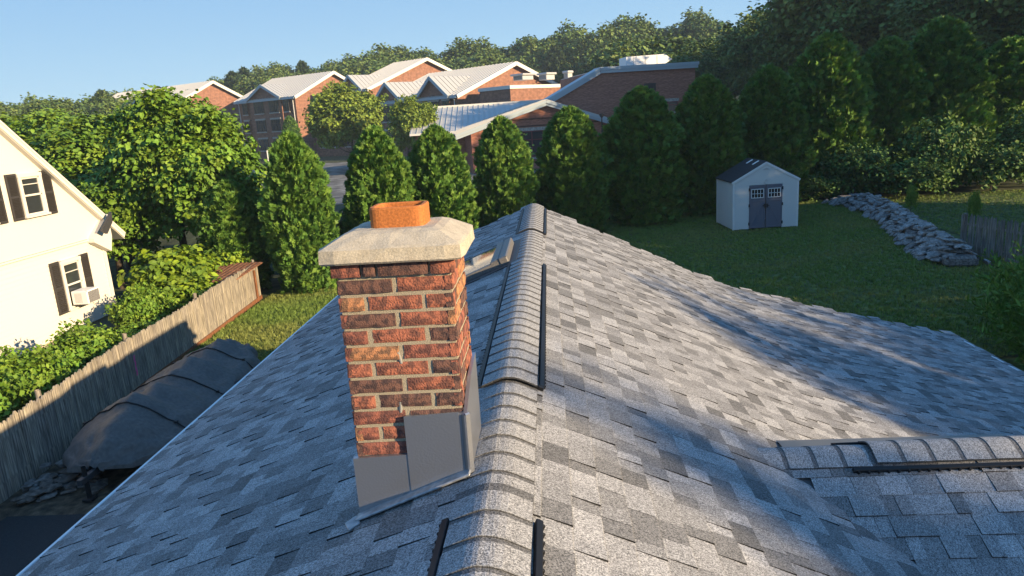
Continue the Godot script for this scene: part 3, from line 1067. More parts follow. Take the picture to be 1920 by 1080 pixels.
func build_stones() -> void:
	var W := thing("stone_wall", "tumbled dry stone wall of grey stones along the right lawn", "stone wall", Vector3.ZERO)
	var kinds := []
	for i in 9: kinds.append(stone_mesh(rng.randf_range(0.24, 0.46), rng.randf_range(0.07, 0.14), rng.randf_range(0.18, 0.32)))
	var a := Vector3(14.5, 0, -36.2)
	var e := Vector3(12.35, 0, -21.6)
	var heap := MB.new()
	for i in 620:
		var t := rng.randf()
		var p := a.lerp(e, t) + Vector3(0.35 * sin(t * 5.0), 0, 0)
		var wdt := 0.85 if t > 0.12 else 1.5
		var off := (rng.randf() + rng.randf() - 1.0)
		var hmax := (0.72 * (1.0 - absf(off) * 0.95)) * (0.55 + 0.45 * smoothstep(0.0, 0.2, t))
		var y := rng.randf_range(0.45, 1.0) * hmax
		if i % 3 == 0: y = hmax
		p += Vector3(off * wdt, y, rng.randf_range(-0.2, 0.2))
		var bs := Basis(Vector3.UP, rng.randf() * TAU).rotated(Vector3(0, 0, 1), -off * 0.7 + rng.randf_range(-0.3, 0.3)).rotated(Vector3.RIGHT, rng.randf_range(-0.3, 0.3))
		if i < 290: put("stone", kinds[rng.randi() % 9], M["stone%d" % (rng.randi() % 4)], W, Transform3D(bs, p))
		else:
			var arr: Array = (kinds[rng.randi() % 9] as ArrayMesh).surface_get_arrays(0)
			for k in arr[Mesh.ARRAY_VERTEX].size():
				heap.v.push_back(Transform3D(bs, p - Vector3(0, 0.04, 0)) * arr[Mesh.ARRAY_VERTEX][k])
				heap.n.push_back(bs * arr[Mesh.ARRAY_NORMAL][k])
				heap.c.push_back(Color.WHITE)
	var hp := put("stone_fill", heap.mesh(), M.stone1, W)
	hp.set_meta("kind", "stuff")
	# heart of the heap
	var core := MB.new()
	for i in 40:
		var t := i / 39.0
		var p := a.lerp(e, t) + Vector3(0.35 * sin(t * 5.0), 0.16, 0)
		core.hexa(p, Vector3(0.9, 0.34, 0.45), Basis(Vector3.UP, t * 3.0), 0.08)
	put("rubble_core", core.mesh(), M.stone3, W)
	# low rubble edge by the stockade fence
	var E := thing("rubble_edging", "low edging of loose flat stones at the foot of the stockade fence", "stones", Vector3.ZERO)
	for i in 90:
		var t := rng.randf()
		var p := Vector3(-8.15 + rng.randf_range(-0.2, 0.35), rng.randf_range(0.02, 0.30) * (0.4 + 0.6 * t), lerpf(-9.3, -11.6, t))
		if i > 76: p = Vector3(rng.randf_range(-7.9, -7.2), 0.03, rng.randf_range(-9.6, -10.2))
		put("stone", kinds[rng.randi() % 9], M["brownstone%d" % (rng.randi() % 2)], E, Transform3D(Basis(Vector3.UP, rng.randf() * TAU).scaled(Vector3.ONE * rng.randf_range(0.4, 0.75)), p))

func build_picket() -> void:
	var P := thing("picket_fence", "old grey picket fence at the right beyond the stone wall", "fence", Vector3.ZERO)
	var b := MB.new()
	b.prism(PackedVector2Array([Vector2(-0.032, 0), Vector2(0.032, 0), Vector2(0.032, 1.2), Vector2(0, 1.27), Vector2(-0.032, 1.2)]), -0.01, 0.01)
	var pm := b.mesh()
	var a := Vector2(13.0, -23.4)
	var e := Vector2(14.6, -16.4)
	var d := (e - a).normalized()
	var rot := atan2(d.x, d.y) - PI / 2
	for i in 78:
		var p := a.lerp(e, i / 77.0)
		put("picket", pm, M["oldwood%d" % (rng.randi() % 2)], P, Transform3D(Basis(Vector3.UP, rot) * Basis(Vector3.BACK, rng.randf_range(-0.04, 0.04)), Vector3(p.x, rng.randf_range(-0.02, 0.05), p.y)))
	for y: float in [0.3, 0.95]:
		var r := MB.new()
		r.hexa(Vector3((a.x + e.x) * 0.5 + 0.04, y, (a.y + e.y) * 0.5), Vector3(a.distance_to(e), 0.06, 0.04), Basis(Vector3.UP, rot))
		put("rail", r.mesh(), M.wood1, P)
	for q in 4:
		var p := a.lerp(e, q / 3.0)
		var pb := MB.new()
		pb.hexa(Vector3(p.x + 0.08, 0.62, p.y), Vector3(0.09, 1.3, 0.09), Basis.IDENTITY, 0.006)
		put("post", pb.mesh(), M.wood2, P)

# ---------------------------------------------------------------- garden shed
func build_shed() -> void:
	var S := thing("garden_shed", "pale resin garden shed with grey double doors on the right lawn", "shed", Vector3(8.68, 0, -29.75), 0.065)
	var w := 2.64
	var h := 1.98
	var pk := 2.70
	var dp := 2.25
	# front panel with door opening
	var f := MB.new()
	f.prism(PackedVector2Array([Vector2(-w / 2, 0.04), Vector2(-w / 2, h), Vector2(0, pk), Vector2(w / 2, h), Vector2(w / 2, 0.04), Vector2(0.68, 0.04), Vector2(0.68, 1.82), Vector2(-0.68, 1.82), Vector2(-0.68, 0.04)]), -0.06, 0.0)
	put("front_panel", f.mesh(), M.shedwall, S)
	var bk := MB.new()
	bk.prism(PackedVector2Array([Vector2(-w / 2, 0.04), Vector2(-w / 2, h), Vector2(0, pk), Vector2(w / 2, h), Vector2(w / 2, 0.04)]), -dp, -dp + 0.06)
	put("back_panel", bk.mesh(), M.shedwall, S)
	for s: float in [-1.0, 1.0]:
		var sp := MB.new()
		sp.hexa(Vector3(s * (w / 2 - 0.025), (h + 0.04) * 0.5, -dp * 0.5), Vector3(0.05, h - 0.04, dp - 0.13))
		for i in 8: sp.hexa(Vector3(s * (w / 2 + 0.002), (h + 0.04) * 0.5, -0.16 - i * (dp - 0.3) / 7.0), Vector3(0.016, h - 0.16, 0.20), Basis.IDENTITY, 0.006)
		put("side_panel", sp.mesh(), M.shedwall, S)
		# corner posts
		for z: float in [-0.02, -dp + 0.02]:
			var cpz := MB.new()
			cpz.hexa(Vector3(s * (w / 2 - 0.01), h * 0.5, z), Vector3(0.07, h - 0.03, 0.07), Basis.IDENTITY, 0.015)
			put("corner_post", cpz.mesh(), M.shedtrim, S)
		# roof slab with shingle-like ribs
		var r := MB.new()
		var ang := atan2(pk - h, w / 2)
		var ln := sqrt(pow(pk - h, 2) + w * w / 4) + 0.10
		var ctr := Vector3(s * (w / 4 + 0.03), (h + pk) * 0.5 + 0.015, -dp * 0.5)
		r.hexa(ctr, Vector3(ln, 0.05, dp + 0.02), Basis(Vector3.BACK, -s * ang), 0.006)
		for i in 9: r.hexa(ctr + Basis(Vector3.BACK, -s * ang) * Vector3(s * (-ln * 0.5 + (i + 0.5) * ln / 9.0), 0.027, 0), Vector3(ln / 9.0 - 0.015, 0.012, dp - 0.02), Basis(Vector3.BACK, -s * ang - s * 0.03), 0.003)
		put("roof", r.mesh(), M.shedroof, S)
		if s < 0:
			for q in 2:
				var sk := MB.new()
				sk.hexa(ctr + Basis(Vector3.BACK, ang) * Vector3(ln * 0.36, 0.04, -0.30 + q * 0.75), Vector3(0.30, 0.02, 0.13), Basis(Vector3.BACK, ang), 0.006)
				put("roof_light", sk.mesh(), M.acwhite, S)
		# front verge trim
		var vt := MB.new()
		vt.hexa(Vector3(s * (w / 4 + 0.02), (h + pk) * 0.5 - 0.03, 0.012), Vector3(ln, 0.10, 0.03), Basis(Vector3.BACK, -s * ang), 0.008)
		put("verge_trim", vt.mesh(), M.shedtrim, S)
		# door leaf
		var D := Node3D.new()
		D.name = "door"
		S.add_child(D, true)
		D.position = Vector3(s * 0.342, 0.05, 0.0)
		var dm := MB.new()
		dm.hexa(Vector3(0, 0.88, -0.02), Vector3(0.66, 1.75, 0.05), Basis.IDENTITY, 0.01)
		put("leaf", dm.mesh(), M.sheddoor, D)
		var tr := MB.new()
		for y in [0.05, 1.12, 1.71]: tr.hexa(Vector3(0, y, 0.010), Vector3(0.64, 0.06, 0.014), Basis.IDENTITY, 0.004)
		for k: float in [-1.0, 1.0]: tr.hexa(Vector3(k * 0.295, 0.88, 0.009), Vector3(0.06, 1.7, 0.012), Basis.IDENTITY, 0.004)
		tr.hexa(Vector3(0, 0.58, 0.009), Vector3(0.045, 1.16, 0.010), Basis(Vector3.BACK, s * 0.48), 0.003)
		put("door_trim", tr.mesh(), M.sheddoor, D)
		var wf := MB.new()
		for y in [1.25, 1.42, 1.60]: wf.hexa(Vector3(0, y, 0.018), Vector3(0.52, 0.03 if y != 1.42 else 0.018, 0.02), Basis.IDENTITY, 0.003)
		for k in 5: wf.hexa(Vector3(-0.245 + k * 0.1225, 1.425, 0.018), Vector3(0.03 if k % 4 == 0 else 0.018, 0.37, 0.02), Basis.IDENTITY, 0.003)
		put("window_frame", wf.mesh(), M.shedtrim, D)
		for k in 4:
			for q in 2:
				var pn := MB.new()
				pn.hexa(Vector3(-0.184 + k * 0.1225, 1.336 + q * 0.174, 0.009), Vector3(0.10, 0.15, 0.006))
				put("pane", pn.mesh(), M.darkglass, D)
		var hg := MB.new()
		for y in [0.2, 0.95, 1.6]: hg.hexa(Vector3(s * 0.335, y, 0.02), Vector3(0.05, 0.12, 0.04), Basis.IDENTITY, 0.006)
		put("hinge", hg.mesh(), M.black, D)
		var hn := MB.new()
		hn.hexa(Vector3(-s * 0.29, 0.92, 0.04), Vector3(0.05, 0.16, 0.05), Basis.IDENTITY, 0.01)
		hn.hexa(Vector3(-s * 0.25, 0.92, 0.05), Vector3(0.09, 0.03, 0.03), Basis.IDENTITY, 0.006)
		put("handle", hn.mesh(), M.black, D)
	var vn := MB.new()
	vn.prism(PackedVector2Array([Vector2(-0.14, 2.42), Vector2(0, 2.50), Vector2(0.14, 2.42)]), 0.0, 0.02)
	put("vent", vn.mesh(), M.acgrey, S)
	var bdg := MB.new()
	bdg.tube([Vector3(0, 1.92, 0.0), Vector3(0, 1.92, 0.02)], [0.09, 0.085], 16)
	put("badge", bdg.mesh(), M.acgrey, S)

# ---------------------------------------------------------------- school
func put_window(parent: Node3D, x: float, y: float, z: float, w: float, h: float, turn: float, cols: int, frame_mat: Material) -> void:
	# window in a wall; local wall normal after turn is +z; lintel and sill in pale stone
	var n := Node3D.new()
	n.name = "window"
	parent.add_child(n, true)
	n.position = Vector3(x, y, z)
	n.rotation.y = turn
	var g := MB.new()
	g.hexa(Vector3(0, h * 0.5, 0.03), Vector3(w, h, 0.02))
	put("pane", g.mesh(), M.schoolglass, n)
	var f := MB.new()
	for i in cols + 1: f.hexa(Vector3(-w * 0.5 + w * i / cols, h * 0.5, 0.06), Vector3(0.10, h, 0.08))
	for yy in [0.05, h * 0.66, h - 0.05]: f.hexa(Vector3(0, yy, 0.058), Vector3(w, 0.09, 0.08))
	put("frame", f.mesh(), frame_mat, n)
	var l := MB.new()
	l.hexa(Vector3(0, h + 0.18, 0.05), Vector3(w + 0.4, 0.34, 0.14))
	put("lintel", l.mesh(), M.palestone, n)
	var sl := MB.new()
	sl.hexa(Vector3(0, -0.12, 0.06), Vector3(w + 0.3, 0.22, 0.18))
	put("sill", sl.mesh(), M.palestone, n)

func seam_roof(parent: Node3D, p0: Vector3, across: Vector3, down: Vector3, pitch := 0.45) -> void:
	# standing seam metal slope: p0 ridge corner, across along the ridge, down the slope
	var b := MB.new()
	var nn := across.cross(down).normalized()
	if nn.y < 0: nn = -nn
	var th := nn * -0.12
	b.quad(p0, p0 + down, p0 + down + across, p0 + across)
	b.quad(p0 + th, p0 + across + th, p0 + down + across + th, p0 + down + th)
	b.quad(p0 + down, p0 + down + th, p0 + down + across + th, p0 + down + across)
	b.quad(p0, p0 + th, p0 + down + th, p0 + down)
	b.quad(p0 + across, p0 + across + down, p0 + across + down + th, p0 + across + th)
	var n := int(across.length() / pitch)
	var bs := Basis(across.normalized(), nn, across.normalized().cross(nn)).orthonormalized()
	for i in n + 1:
		var c := p0 + across * (i / float(n)) + down * 0.5 + nn * 0.03
		b.box(c, Vector3(0.05, 0.08, down.length()), bs)
	put("roof", b.mesh(), M.seam, parent)

func gable_wing(called: String, label: String, at: Vector2, alpha: float, eave: float, half: float, rise: float, length: float, cross: Array, floors: Array, g0 := -0.8) -> Node3D:
	# local: x along the front (0 = right end), z out of the front, y from the ground
	var B := thing(called, label, "building", Vector3(at.x, g0, at.y), deg_to_rad(alpha), "wings of the brick school")
	var e := eave - g0
	var w := MB.new()
	var side := Transform3D(Basis(Vector3(0, 0, -1), Vector3.UP, Vector3(1, 0, 0)), Vector3.ZERO)   # poly x runs back
	w.prism(PackedVector2Array([Vector2(0.3, 0), Vector2(0.3, e - 0.1), Vector2(half, e + rise - 0.25), Vector2(half * 2 - 0.3, e - 0.1), Vector2(half * 2 - 0.3, 0)]), -length, 0.0, side)
	put("wall", w.mesh(), M.schoolbrick, B)
	# stone and brick bands on the front
	for y in [e * 0.34, e * 0.66]:
		var bd := MB.new()
		bd.hexa(Vector3(-length * 0.5, y, -0.27), Vector3(length - 0.1, 0.18, 0.1))
		put("brick_band", bd.mesh(), M.schoolbrick2, B)
	var oh := 0.9
	var k := (half + oh * 0.6) / half
	for s: float in [1.0, -1.0]:
		var p0 := Vector3(-length - 0.2, e + rise, -half)
		var dn := Vector3(0, -rise * k, s * half * k)
		seam_roof(B, p0, Vector3(length + 0.2 + oh, 0, 0), dn, 0.9)
		var rb := MB.new()
		var c := Vector3(oh + 0.05, e + rise - 0.25, -half) + dn * 0.5
		var bs := Basis(Vector3.RIGHT, atan2(rise, half) * s)
		rb.hexa(c, Vector3(0.14, 0.62, dn.length()), bs)
		put("rake_trim", rb.mesh(), M.paletrim, B)
		var ev := MB.new()
		ev.hexa(p0 + dn + Vector3((length + oh) * 0.5, -0.28, 0), Vector3(length + oh, 0.36, 0.22))
		put("gutter", ev.mesh(), M.bluetrim, B)
	# soffit of the gable overhang
	# cross gables on the front: [centre, half width, rise above the eave]
	for cg in cross:
		var cx: float = -cg[0]
		var hw: float = cg[1]
		var rs: float = cg[2]
		var cw := MB.new()
		cw.prism(PackedVector2Array([Vector2(cx - hw, 0), Vector2(cx - hw, e + 0.1), Vector2(cx, e + rs - 0.2), Vector2(cx + hw, e + 0.1), Vector2(cx + hw, 0)]), -2.0, 0.25)
		put("bay_wall", cw.mesh(), M.schoolbrick, B)
		var dep: float = rs * half / rise + 0.6
		for s: float in [-1.0, 1.0]:
			var kk := (hw + 0.5) / hw
			seam_roof(B, Vector3(cx, e + rs, 0.85), Vector3(0, 0, -dep), Vector3(s * hw * kk, -rs * kk * 0.95, 0), 0.9)
			var rb := MB.new()
			rb.hexa(Vector3(cx + s * hw * kk * 0.5, e + rs - rs * kk * 0.475 - 0.22, 0.88), Vector3(sqrt(pow(hw * kk, 2) + pow(rs * kk * 0.95, 2)), 0.50, 0.14), Basis(Vector3.BACK, -s * atan2(rs * 0.95, hw)))
			put("bay_trim", rb.mesh(), M.bluetrim, B)
	for dsx: float in [-0.4, -length + 0.6]:
		var ds := MB.new()
		ds.tube([Vector3(dsx, 0.2, 0.0), Vector3(dsx, e - 0.9, 0.0), Vector3(dsx, e - 0.3, 0.6)], [0.09, 0.09, 0.09], 6)
		put("downpipe", ds.mesh(), M.paletrim, B)
	for fl in floors:   # [y, height, [[x centre, width], ...], z]
		for wn in fl[2]:
			put_window(B, -wn[0], fl[0] - g0, fl[3], wn[1], fl[1], 0.0, 2 if wn[1] < 2.0 else 4, M.schoolframe)
	return B

func build_school() -> void:
	# B: three-storey wing with front bay
	var row := [[15.2, 1.5], [10.7, 2.9], [5.9, 2.9], [2.1, 1.6]]
	var fl := [[8.7, 2.3, row, 0.32], [5.0, 2.3, row, 0.32], [1.2, 2.3, [[10.7, 2.9], [5.9, 2.9]], 0.32]]
	gable_wing("school_wing", "three-storey brick school wing with a front bay, left of the round green tree", Vector2(-49.74, -144.76), -31, 11.7, 10.4, 4.6, 18.2, [[8.6, 4.9, 2.6]], fl)
	# low connector right of B with a patterned frieze
	var Cn := thing("school_link", "lower brick school link with a patterned frieze between two gabled wings", "building", Vector3(-49.4, -0.8, -145.2), deg_to_rad(-31), "wings of the brick school")
	var cm := MB.new()
	cm.hexa(Vector3(7.4, 4.9, -5.2), Vector3(14, 9.8, 4.0))
	put("wall", cm.mesh(), M.schoolbrick, Cn)
	var fz := MB.new()
	fz.hexa(Vector3(7.4, 8.7, -3.16), Vector3(14, 2.2, 0.10))
	put("frieze", fz.mesh(), M.palebrick, Cn)
	for i in 9:
		var dm := MB.new()
		dm.hexa(Vector3(1.4 + i * 1.5, 8.7, -3.08), Vector3(0.7, 0.7, 0.08), Basis(Vector3.BACK, PI / 4))
		put("diamond", dm.mesh(), M.schoolbrick2, Cn)
	for y in [1.2, 5.0]:
		for i in 3: put_window(Cn, 2.6 + i * 3.6, y + 0.8, -3.16, 1.5, 2.2, 0.0, 2, M.schoolframe)
	# A: far wing behind the big-leaved tree
	gable_wing("school_wing", "far brick school wing with grey metal roof behind the big-leaved tree", Vector2(-78.5, -153.0), -31, 12.0, 9.6, 4.6, 38.0, [[11.0, 4.5, 2.2]], [[8.7, 2.3, [[34.0, 2.2], [11.0, 3.0], [4.0, 2.6]], 0.32]])
	# C and D: wings further right
	gable_wing("school_wing", "brick school wing with the pale roof behind the round green tree", Vector2(-34.4, -141.7), -40, 12.0, 15.2, 5.6, 9.5, [[4.3, 3.4, 2.7]], [[8.6, 2.2, [[4.3, 2.4]], 0.32]])
	gable_wing("school_wing", "brick school wing with two front gables behind the low metal roof", Vector2(-14.08, -115.42), -42, 8.95, 13.0, 4.75, 21.6, [[5.1, 3.7, 3.0], [17.2, 3.7, 3.0]], [[5.4, 2.6, [[17.2, 4.4], [9.2, 2.0], [5.1, 2.6], [2.1, 1.5]], 0.32], [1.4, 2.4, [[17.2, 4.0]], 0.32]])
	# E: flat-roofed block between D and the hall
	var E := thing("school_block", "flat-roofed orange brick school block with roof vents beside the hall", "building", Vector3(-5.23, -0.8, -108.87), deg_to_rad(-42), "wings of the brick school")
	var eb := MB.new()
	eb.hexa(Vector3(-3.3, 4.9, -11.0), Vector3(6.6, 9.8, 22.0))
	put("wall", eb.mesh(), M.schoolbrick, E)
	var cop := MB.new()
	cop.hexa(Vector3(-3.3, 9.95, -11.0), Vector3(6.9, 0.5, 22.3))
	put("coping", cop.mesh(), M.paletrim, E)
	for q in [[-2.0, -5.0, 3.4, 1.1], [-2.6, -11.0, 2.8, 1.3], [-2.0, -15.5, 1.6, 1.6]]:
		var ru := thing("roof_vent", "pale metal roof vent on the flat school block, %s" % ("nearest the gabled wing" if q[1] > -6 else "in the middle" if q[1] > -12 else "nearest the hall roof"), "vent", E.position + E.basis * Vector3(q[0], 11.0, q[1]), deg_to_rad(-42), "vents on the school roof")
		var rm := MB.new()
		rm.hexa(Vector3(0, q[3] * 0.3, 0), Vector3(q[2] * 0.6, q[3] * 0.6, q[2] * 0.7), Basis.IDENTITY, 0.06)
		rm.hexa(Vector3(0, q[3] * 0.72, 0), Vector3(q[2] * 0.8, q[3] * 0.25, q[2] * 0.9), Basis.IDENTITY, 0.1)
		put("casing", rm.mesh(), M.acgrey, ru)
		var rl := MB.new()
		for i in 4: rl.hexa(Vector3(0.0, q[3] * (0.12 + 0.12 * i), q[2] * 0.36), Vector3(q[2] * 0.5, 0.05, 0.04))
		put("louvre", rl.mesh(), M.acdark, ru)
	# S: long standing seam roof facing us, left of the gabled hall
	var S := thing("school_annex", "low school annex with a long ribbed pale metal roof", "building", Vector3(-15.24, -0.8, -81.14), deg_to_rad(4), "wings of the brick school")
	var sw := MB.new()
	sw.prism(PackedVector2Array([Vector2(0.9, 0), Vector2(0.9, 4.45), Vector2(9.9, 7.1), Vector2(19.0, 4.45), Vector2(19.0, 0)]), 0.4, 16.0, Transform3D(Basis(Vector3(0, 0, -1), Vector3.UP, Vector3(1, 0, 0)), Vector3.ZERO))
	put("wall", sw.mesh(), M.schoolbrick3, S)
	seam_roof(S, Vector3(0, 7.45, -10), Vector3(16.4, 0, 0), Vector3(0, -2.88, 10.05), 0.62)
	seam_roof(S, Vector3(0, 7.45, -10), Vector3(16.4, 0, 0), Vector3(0, -2.88, -10.05), 0.62)
	for y in [[7.50, -10.0], [4.52, 0.08]]:
		var rc := MB.new()
		rc.hexa(Vector3(8.2, y[0], y[1]), Vector3(16.6, 0.22, 0.34))
		put("roof_trim", rc.mesh(), M.paletrim, S)
	var rt := MB.new()
	rt.hexa(Vector3(-0.06, 5.9, -5.0), Vector3(0.14, 0.3, 10.5), Basis(Vector3.RIGHT, atan2(2.88, 10.05)))
	put("roof_trim", rt.mesh(), M.paletrim, S)
	# G: low gable facing us
	var G := thing("school_hall", "low brick school hall with blue-grey gable trim behind the conifer hedge", "building", Vector3(-0.17, -0.8, -77.57), deg_to_rad(12), "wings of the brick school")
	var gl := 9.2
	var gr := 7.9
	var ge := 4.5
	var gi := 2.72
	var gw := MB.new()
	gw.prism(PackedVector2Array([Vector2(-gl + 1.2, 0), Vector2(-gl + 1.2, ge + 0.25), Vector2(0, ge + gi - 0.2), Vector2(gr - 0.5, ge + 0.12), Vector2(gr - 0.5, 0)]), -6.8, 0.0)
	put("wall", gw.mesh(), M.schoolbrick3, G)
	for y in [[5.45, 8.2], [4.75, 12.4]]:
		var bd := MB.new()
		bd.hexa(Vector3(-0.6, y[0], 0.02), Vector3(y[1], 0.14, 0.06))
		put("brick_band", bd.mesh(), M.schoolbrick2, G)
	for sd: float in [-1.0, 1.0]:
		var gh := gl if sd < 0 else gr
		seam_roof(G, Vector3(0, ge + gi + 0.06, 0.6), Vector3(0, 0, -7.3), Vector3(sd * gh * 1.05, -gi * 1.05, 0), 0.62)
		for q in 2:
			var tr := MB.new()
			tr.hexa(Vector3(sd * gh * 0.525, ge + gi * 0.475 - 0.12 - q * 0.26, 0.68 - q * 0.09), Vector3(sqrt(gh * gh + gi * gi) * 1.05, 0.26, 0.16), Basis(Vector3.BACK, -sd * atan2(gi, gh)))
			put("rake_trim", tr.mesh(), M.bluetrim, G)
	put_window(G, -1.6, 1.55, 0.0, 4.6, 2.7, 0.0, 4, M.redframe)
	put_window(G, 3.6, 1.55, 0.0, 2.2, 2.7, 0.0, 2, M.redframe)
	var sg := MB.new()
	sg.hexa(Vector3(6.95, 3.8, 0.03), Vector3(0.42, 0.42, 0.05))
	put("wall_light", sg.mesh(), M.palestone, G)
	# F: tall hall behind G
	var F := thing("school_gymnasium", "tall brick school gymnasium with a flat parapet and sloping left shoulder", "building", Vector3(-1.63, -0.8, -84.42), deg_to_rad(12), "wings of the brick school")
	var fw := MB.new()
	fw.prism(PackedVector2Array([Vector2(-2.4, 0), Vector2(-2.4, 5.75), Vector2(1.5, 7.1), Vector2(8.0, 10.3), Vector2(8.0, 0)]), -2.5, 0.0)
	fw.prism(PackedVector2Array([Vector2(8.0, 0), Vector2(8.0, 10.3), Vector2(19.5, 10.3), Vector2(19.5, 0)]), -20.0, 0.0)
	put("wall", fw.mesh(), M.schoolbrick3, F)
	for seg in [[Vector2(-2.8, 5.75), Vector2(1.55, 7.2)], [Vector2(1.5, 7.2), Vector2(8.05, 10.42)], [Vector2(8.0, 10.46), Vector2(19.8, 10.48)]]:
		var d: Vector2 = seg[1] - seg[0]
		var c: Vector2 = (seg[0] + seg[1]) * 0.5
		var tr := MB.new()
		tr.hexa(Vector3(c.x, c.y, -1.1), Vector3(d.length() + 0.1, 0.34, 2.9), Basis(Vector3.BACK, d.angle()))
		tr.hexa(Vector3(c.x, c.y - 0.33, 0.14), Vector3(d.length() - 0.1, 0.34, 0.3), Basis(Vector3.BACK, d.angle()))
		put("parapet_trim", tr.mesh(), M.bluetrim, F)
	var dk := MB.new()
	dk.hexa(Vector3(13.9, 10.34, -11.3), Vector3(11.6, 0.12, 17.2))
	put("roof", dk.mesh(), M.acgrey, F)
	put_window(F, 16.1, 5.25, 0.0, 2.3, 1.1, 0.0, 2, M.redframe)
	put_window(F, 11.8, 5.25, 0.0, 2.3, 1.1, 0.0, 2, M.redframe)
	var lv := MB.new()
	lv.hexa(Vector3(13.95, 8.1, 0.03), Vector3(1.4, 0.9, 0.1))
	for k in 6: lv.hexa(Vector3(13.95, 7.76 + k * 0.14, 0.1), Vector3(1.3, 0.03, 0.08))
	put("louvre", lv.mesh(), M.acdark, F)
	var U := thing("rooftop_unit", "large white rooftop air handling unit on the tall gymnasium", "rooftop unit", F.position + F.basis * Vector3(15.4, 10.42, -6.0), deg_to_rad(12))
	var ub := MB.new()
	ub.prism(PackedVector2Array([Vector2(-2.7, 0), Vector2(-2.7, 1.5), Vector2(2.2, 1.6), Vector2(3.1, 0.95), Vector2(2.1, 0.4), Vector2(2.1, 0)]), -1.4, 1.4)
	put("casing", ub.mesh(), M.acwhite, U)
	var up := MB.new()
	for xx in [-1.8, -0.3, 1.2]: up.hexa(Vector3(xx, 0.8, 1.41), Vector3(0.06, 1.4, 0.04))
	put("panel_seam", up.mesh(), M.acgrey, U)
	# street lamp beside the hall
	var L := thing("lamp_post", "black lamp post with a boxed head in front of the school hall", "lamp post", Vector3(5.1, -0.6, -70))
	var lp := MB.new()
	lp.tube([Vector3(0, 0, 0), Vector3(0, 5.0, 0)], [0.09, 0.06], 8)
	put("pole", lp.mesh(), M.black, L)
	var lh := MB.new()
	lh.tube([Vector3(0, 5.0, 0), Vector3(0, 5.1, 0), Vector3(0, 5.3, 0), Vector3(0, 5.42, 0)], [0.08, 0.16, 0.26, 0.05], 10)
	put("lamp_head", lh.mesh(), M.black, L)
	# basketball hoop on the school yard
	var K := thing("basketball_hoop", "basketball hoop with green backboard on the school yard", "basketball hoop", Vector3(-26.3, -0.6, -69.6), 0.25)
	var pl := MB.new()
	pl.tube([Vector3(0, 0, -0.8), Vector3(0, 2.9, -0.8), Vector3(0, 3.3, -0.1)], [0.08, 0.08, 0.05], 8)
	put("pole", pl.mesh(), M.darkmetal, K)
	var bb := MB.new()
	bb.hexa(Vector3(0, 3.4, 0), Vector3(1.75, 1.05, 0.05))
	put("backboard", bb.mesh(), M.boardgreen, K)
	var bl := MB.new()
	for s: float in [-1.0, 1.0]:
		bl.hexa(Vector3(0, 3.4 + s * 0.49, 0.03), Vector3(1.75, 0.09, 0.03)); bl.hexa(Vector3(s * 0.84, 3.4, 0.029), Vector3(0.09, 1.05, 0.03))
		bl.hexa(Vector3(s * 0.29, 3.22, 0.029), Vector3(0.05, 0.45, 0.02)); bl.hexa(Vector3(0, 3.22 + s * 0.21, 0.03), Vector3(0.6, 0.05, 0.02))
	put("backboard_line", bl.mesh(), M.acwhite, K)
	var rp := []
	var rr := []
	for i in 17:
		rp.append(Vector3(cos(TAU * i / 16.0) * 0.23, 3.02, 0.30 + sin(TAU * i / 16.0) * 0.23)); rr.append(0.02)
	var rim := MB.new()
	rim.tube(rp, rr, 5)
	put("rim", rim.mesh(), M.clay, K)

# ---------------------------------------------------------------- planting
func tree(called: String, label: String, at: Vector3, cm: Mesh, tm: Mesh, sc: Vector3, group: String, category := "tree", cmat: Material = null) -> Node3D:
	var t := thing(called, label, category, at, rng.randf() * TAU, group)
	t.scale = sc
	t.rotation.x = rng.randf_range(-0.025, 0.025)
	t.rotation.z = rng.randf_range(-0.025, 0.025)
	put("trunk", tm, M.bark, t)
	put("crown", cm, cmat if cmat else M.leaf, t)
	return t

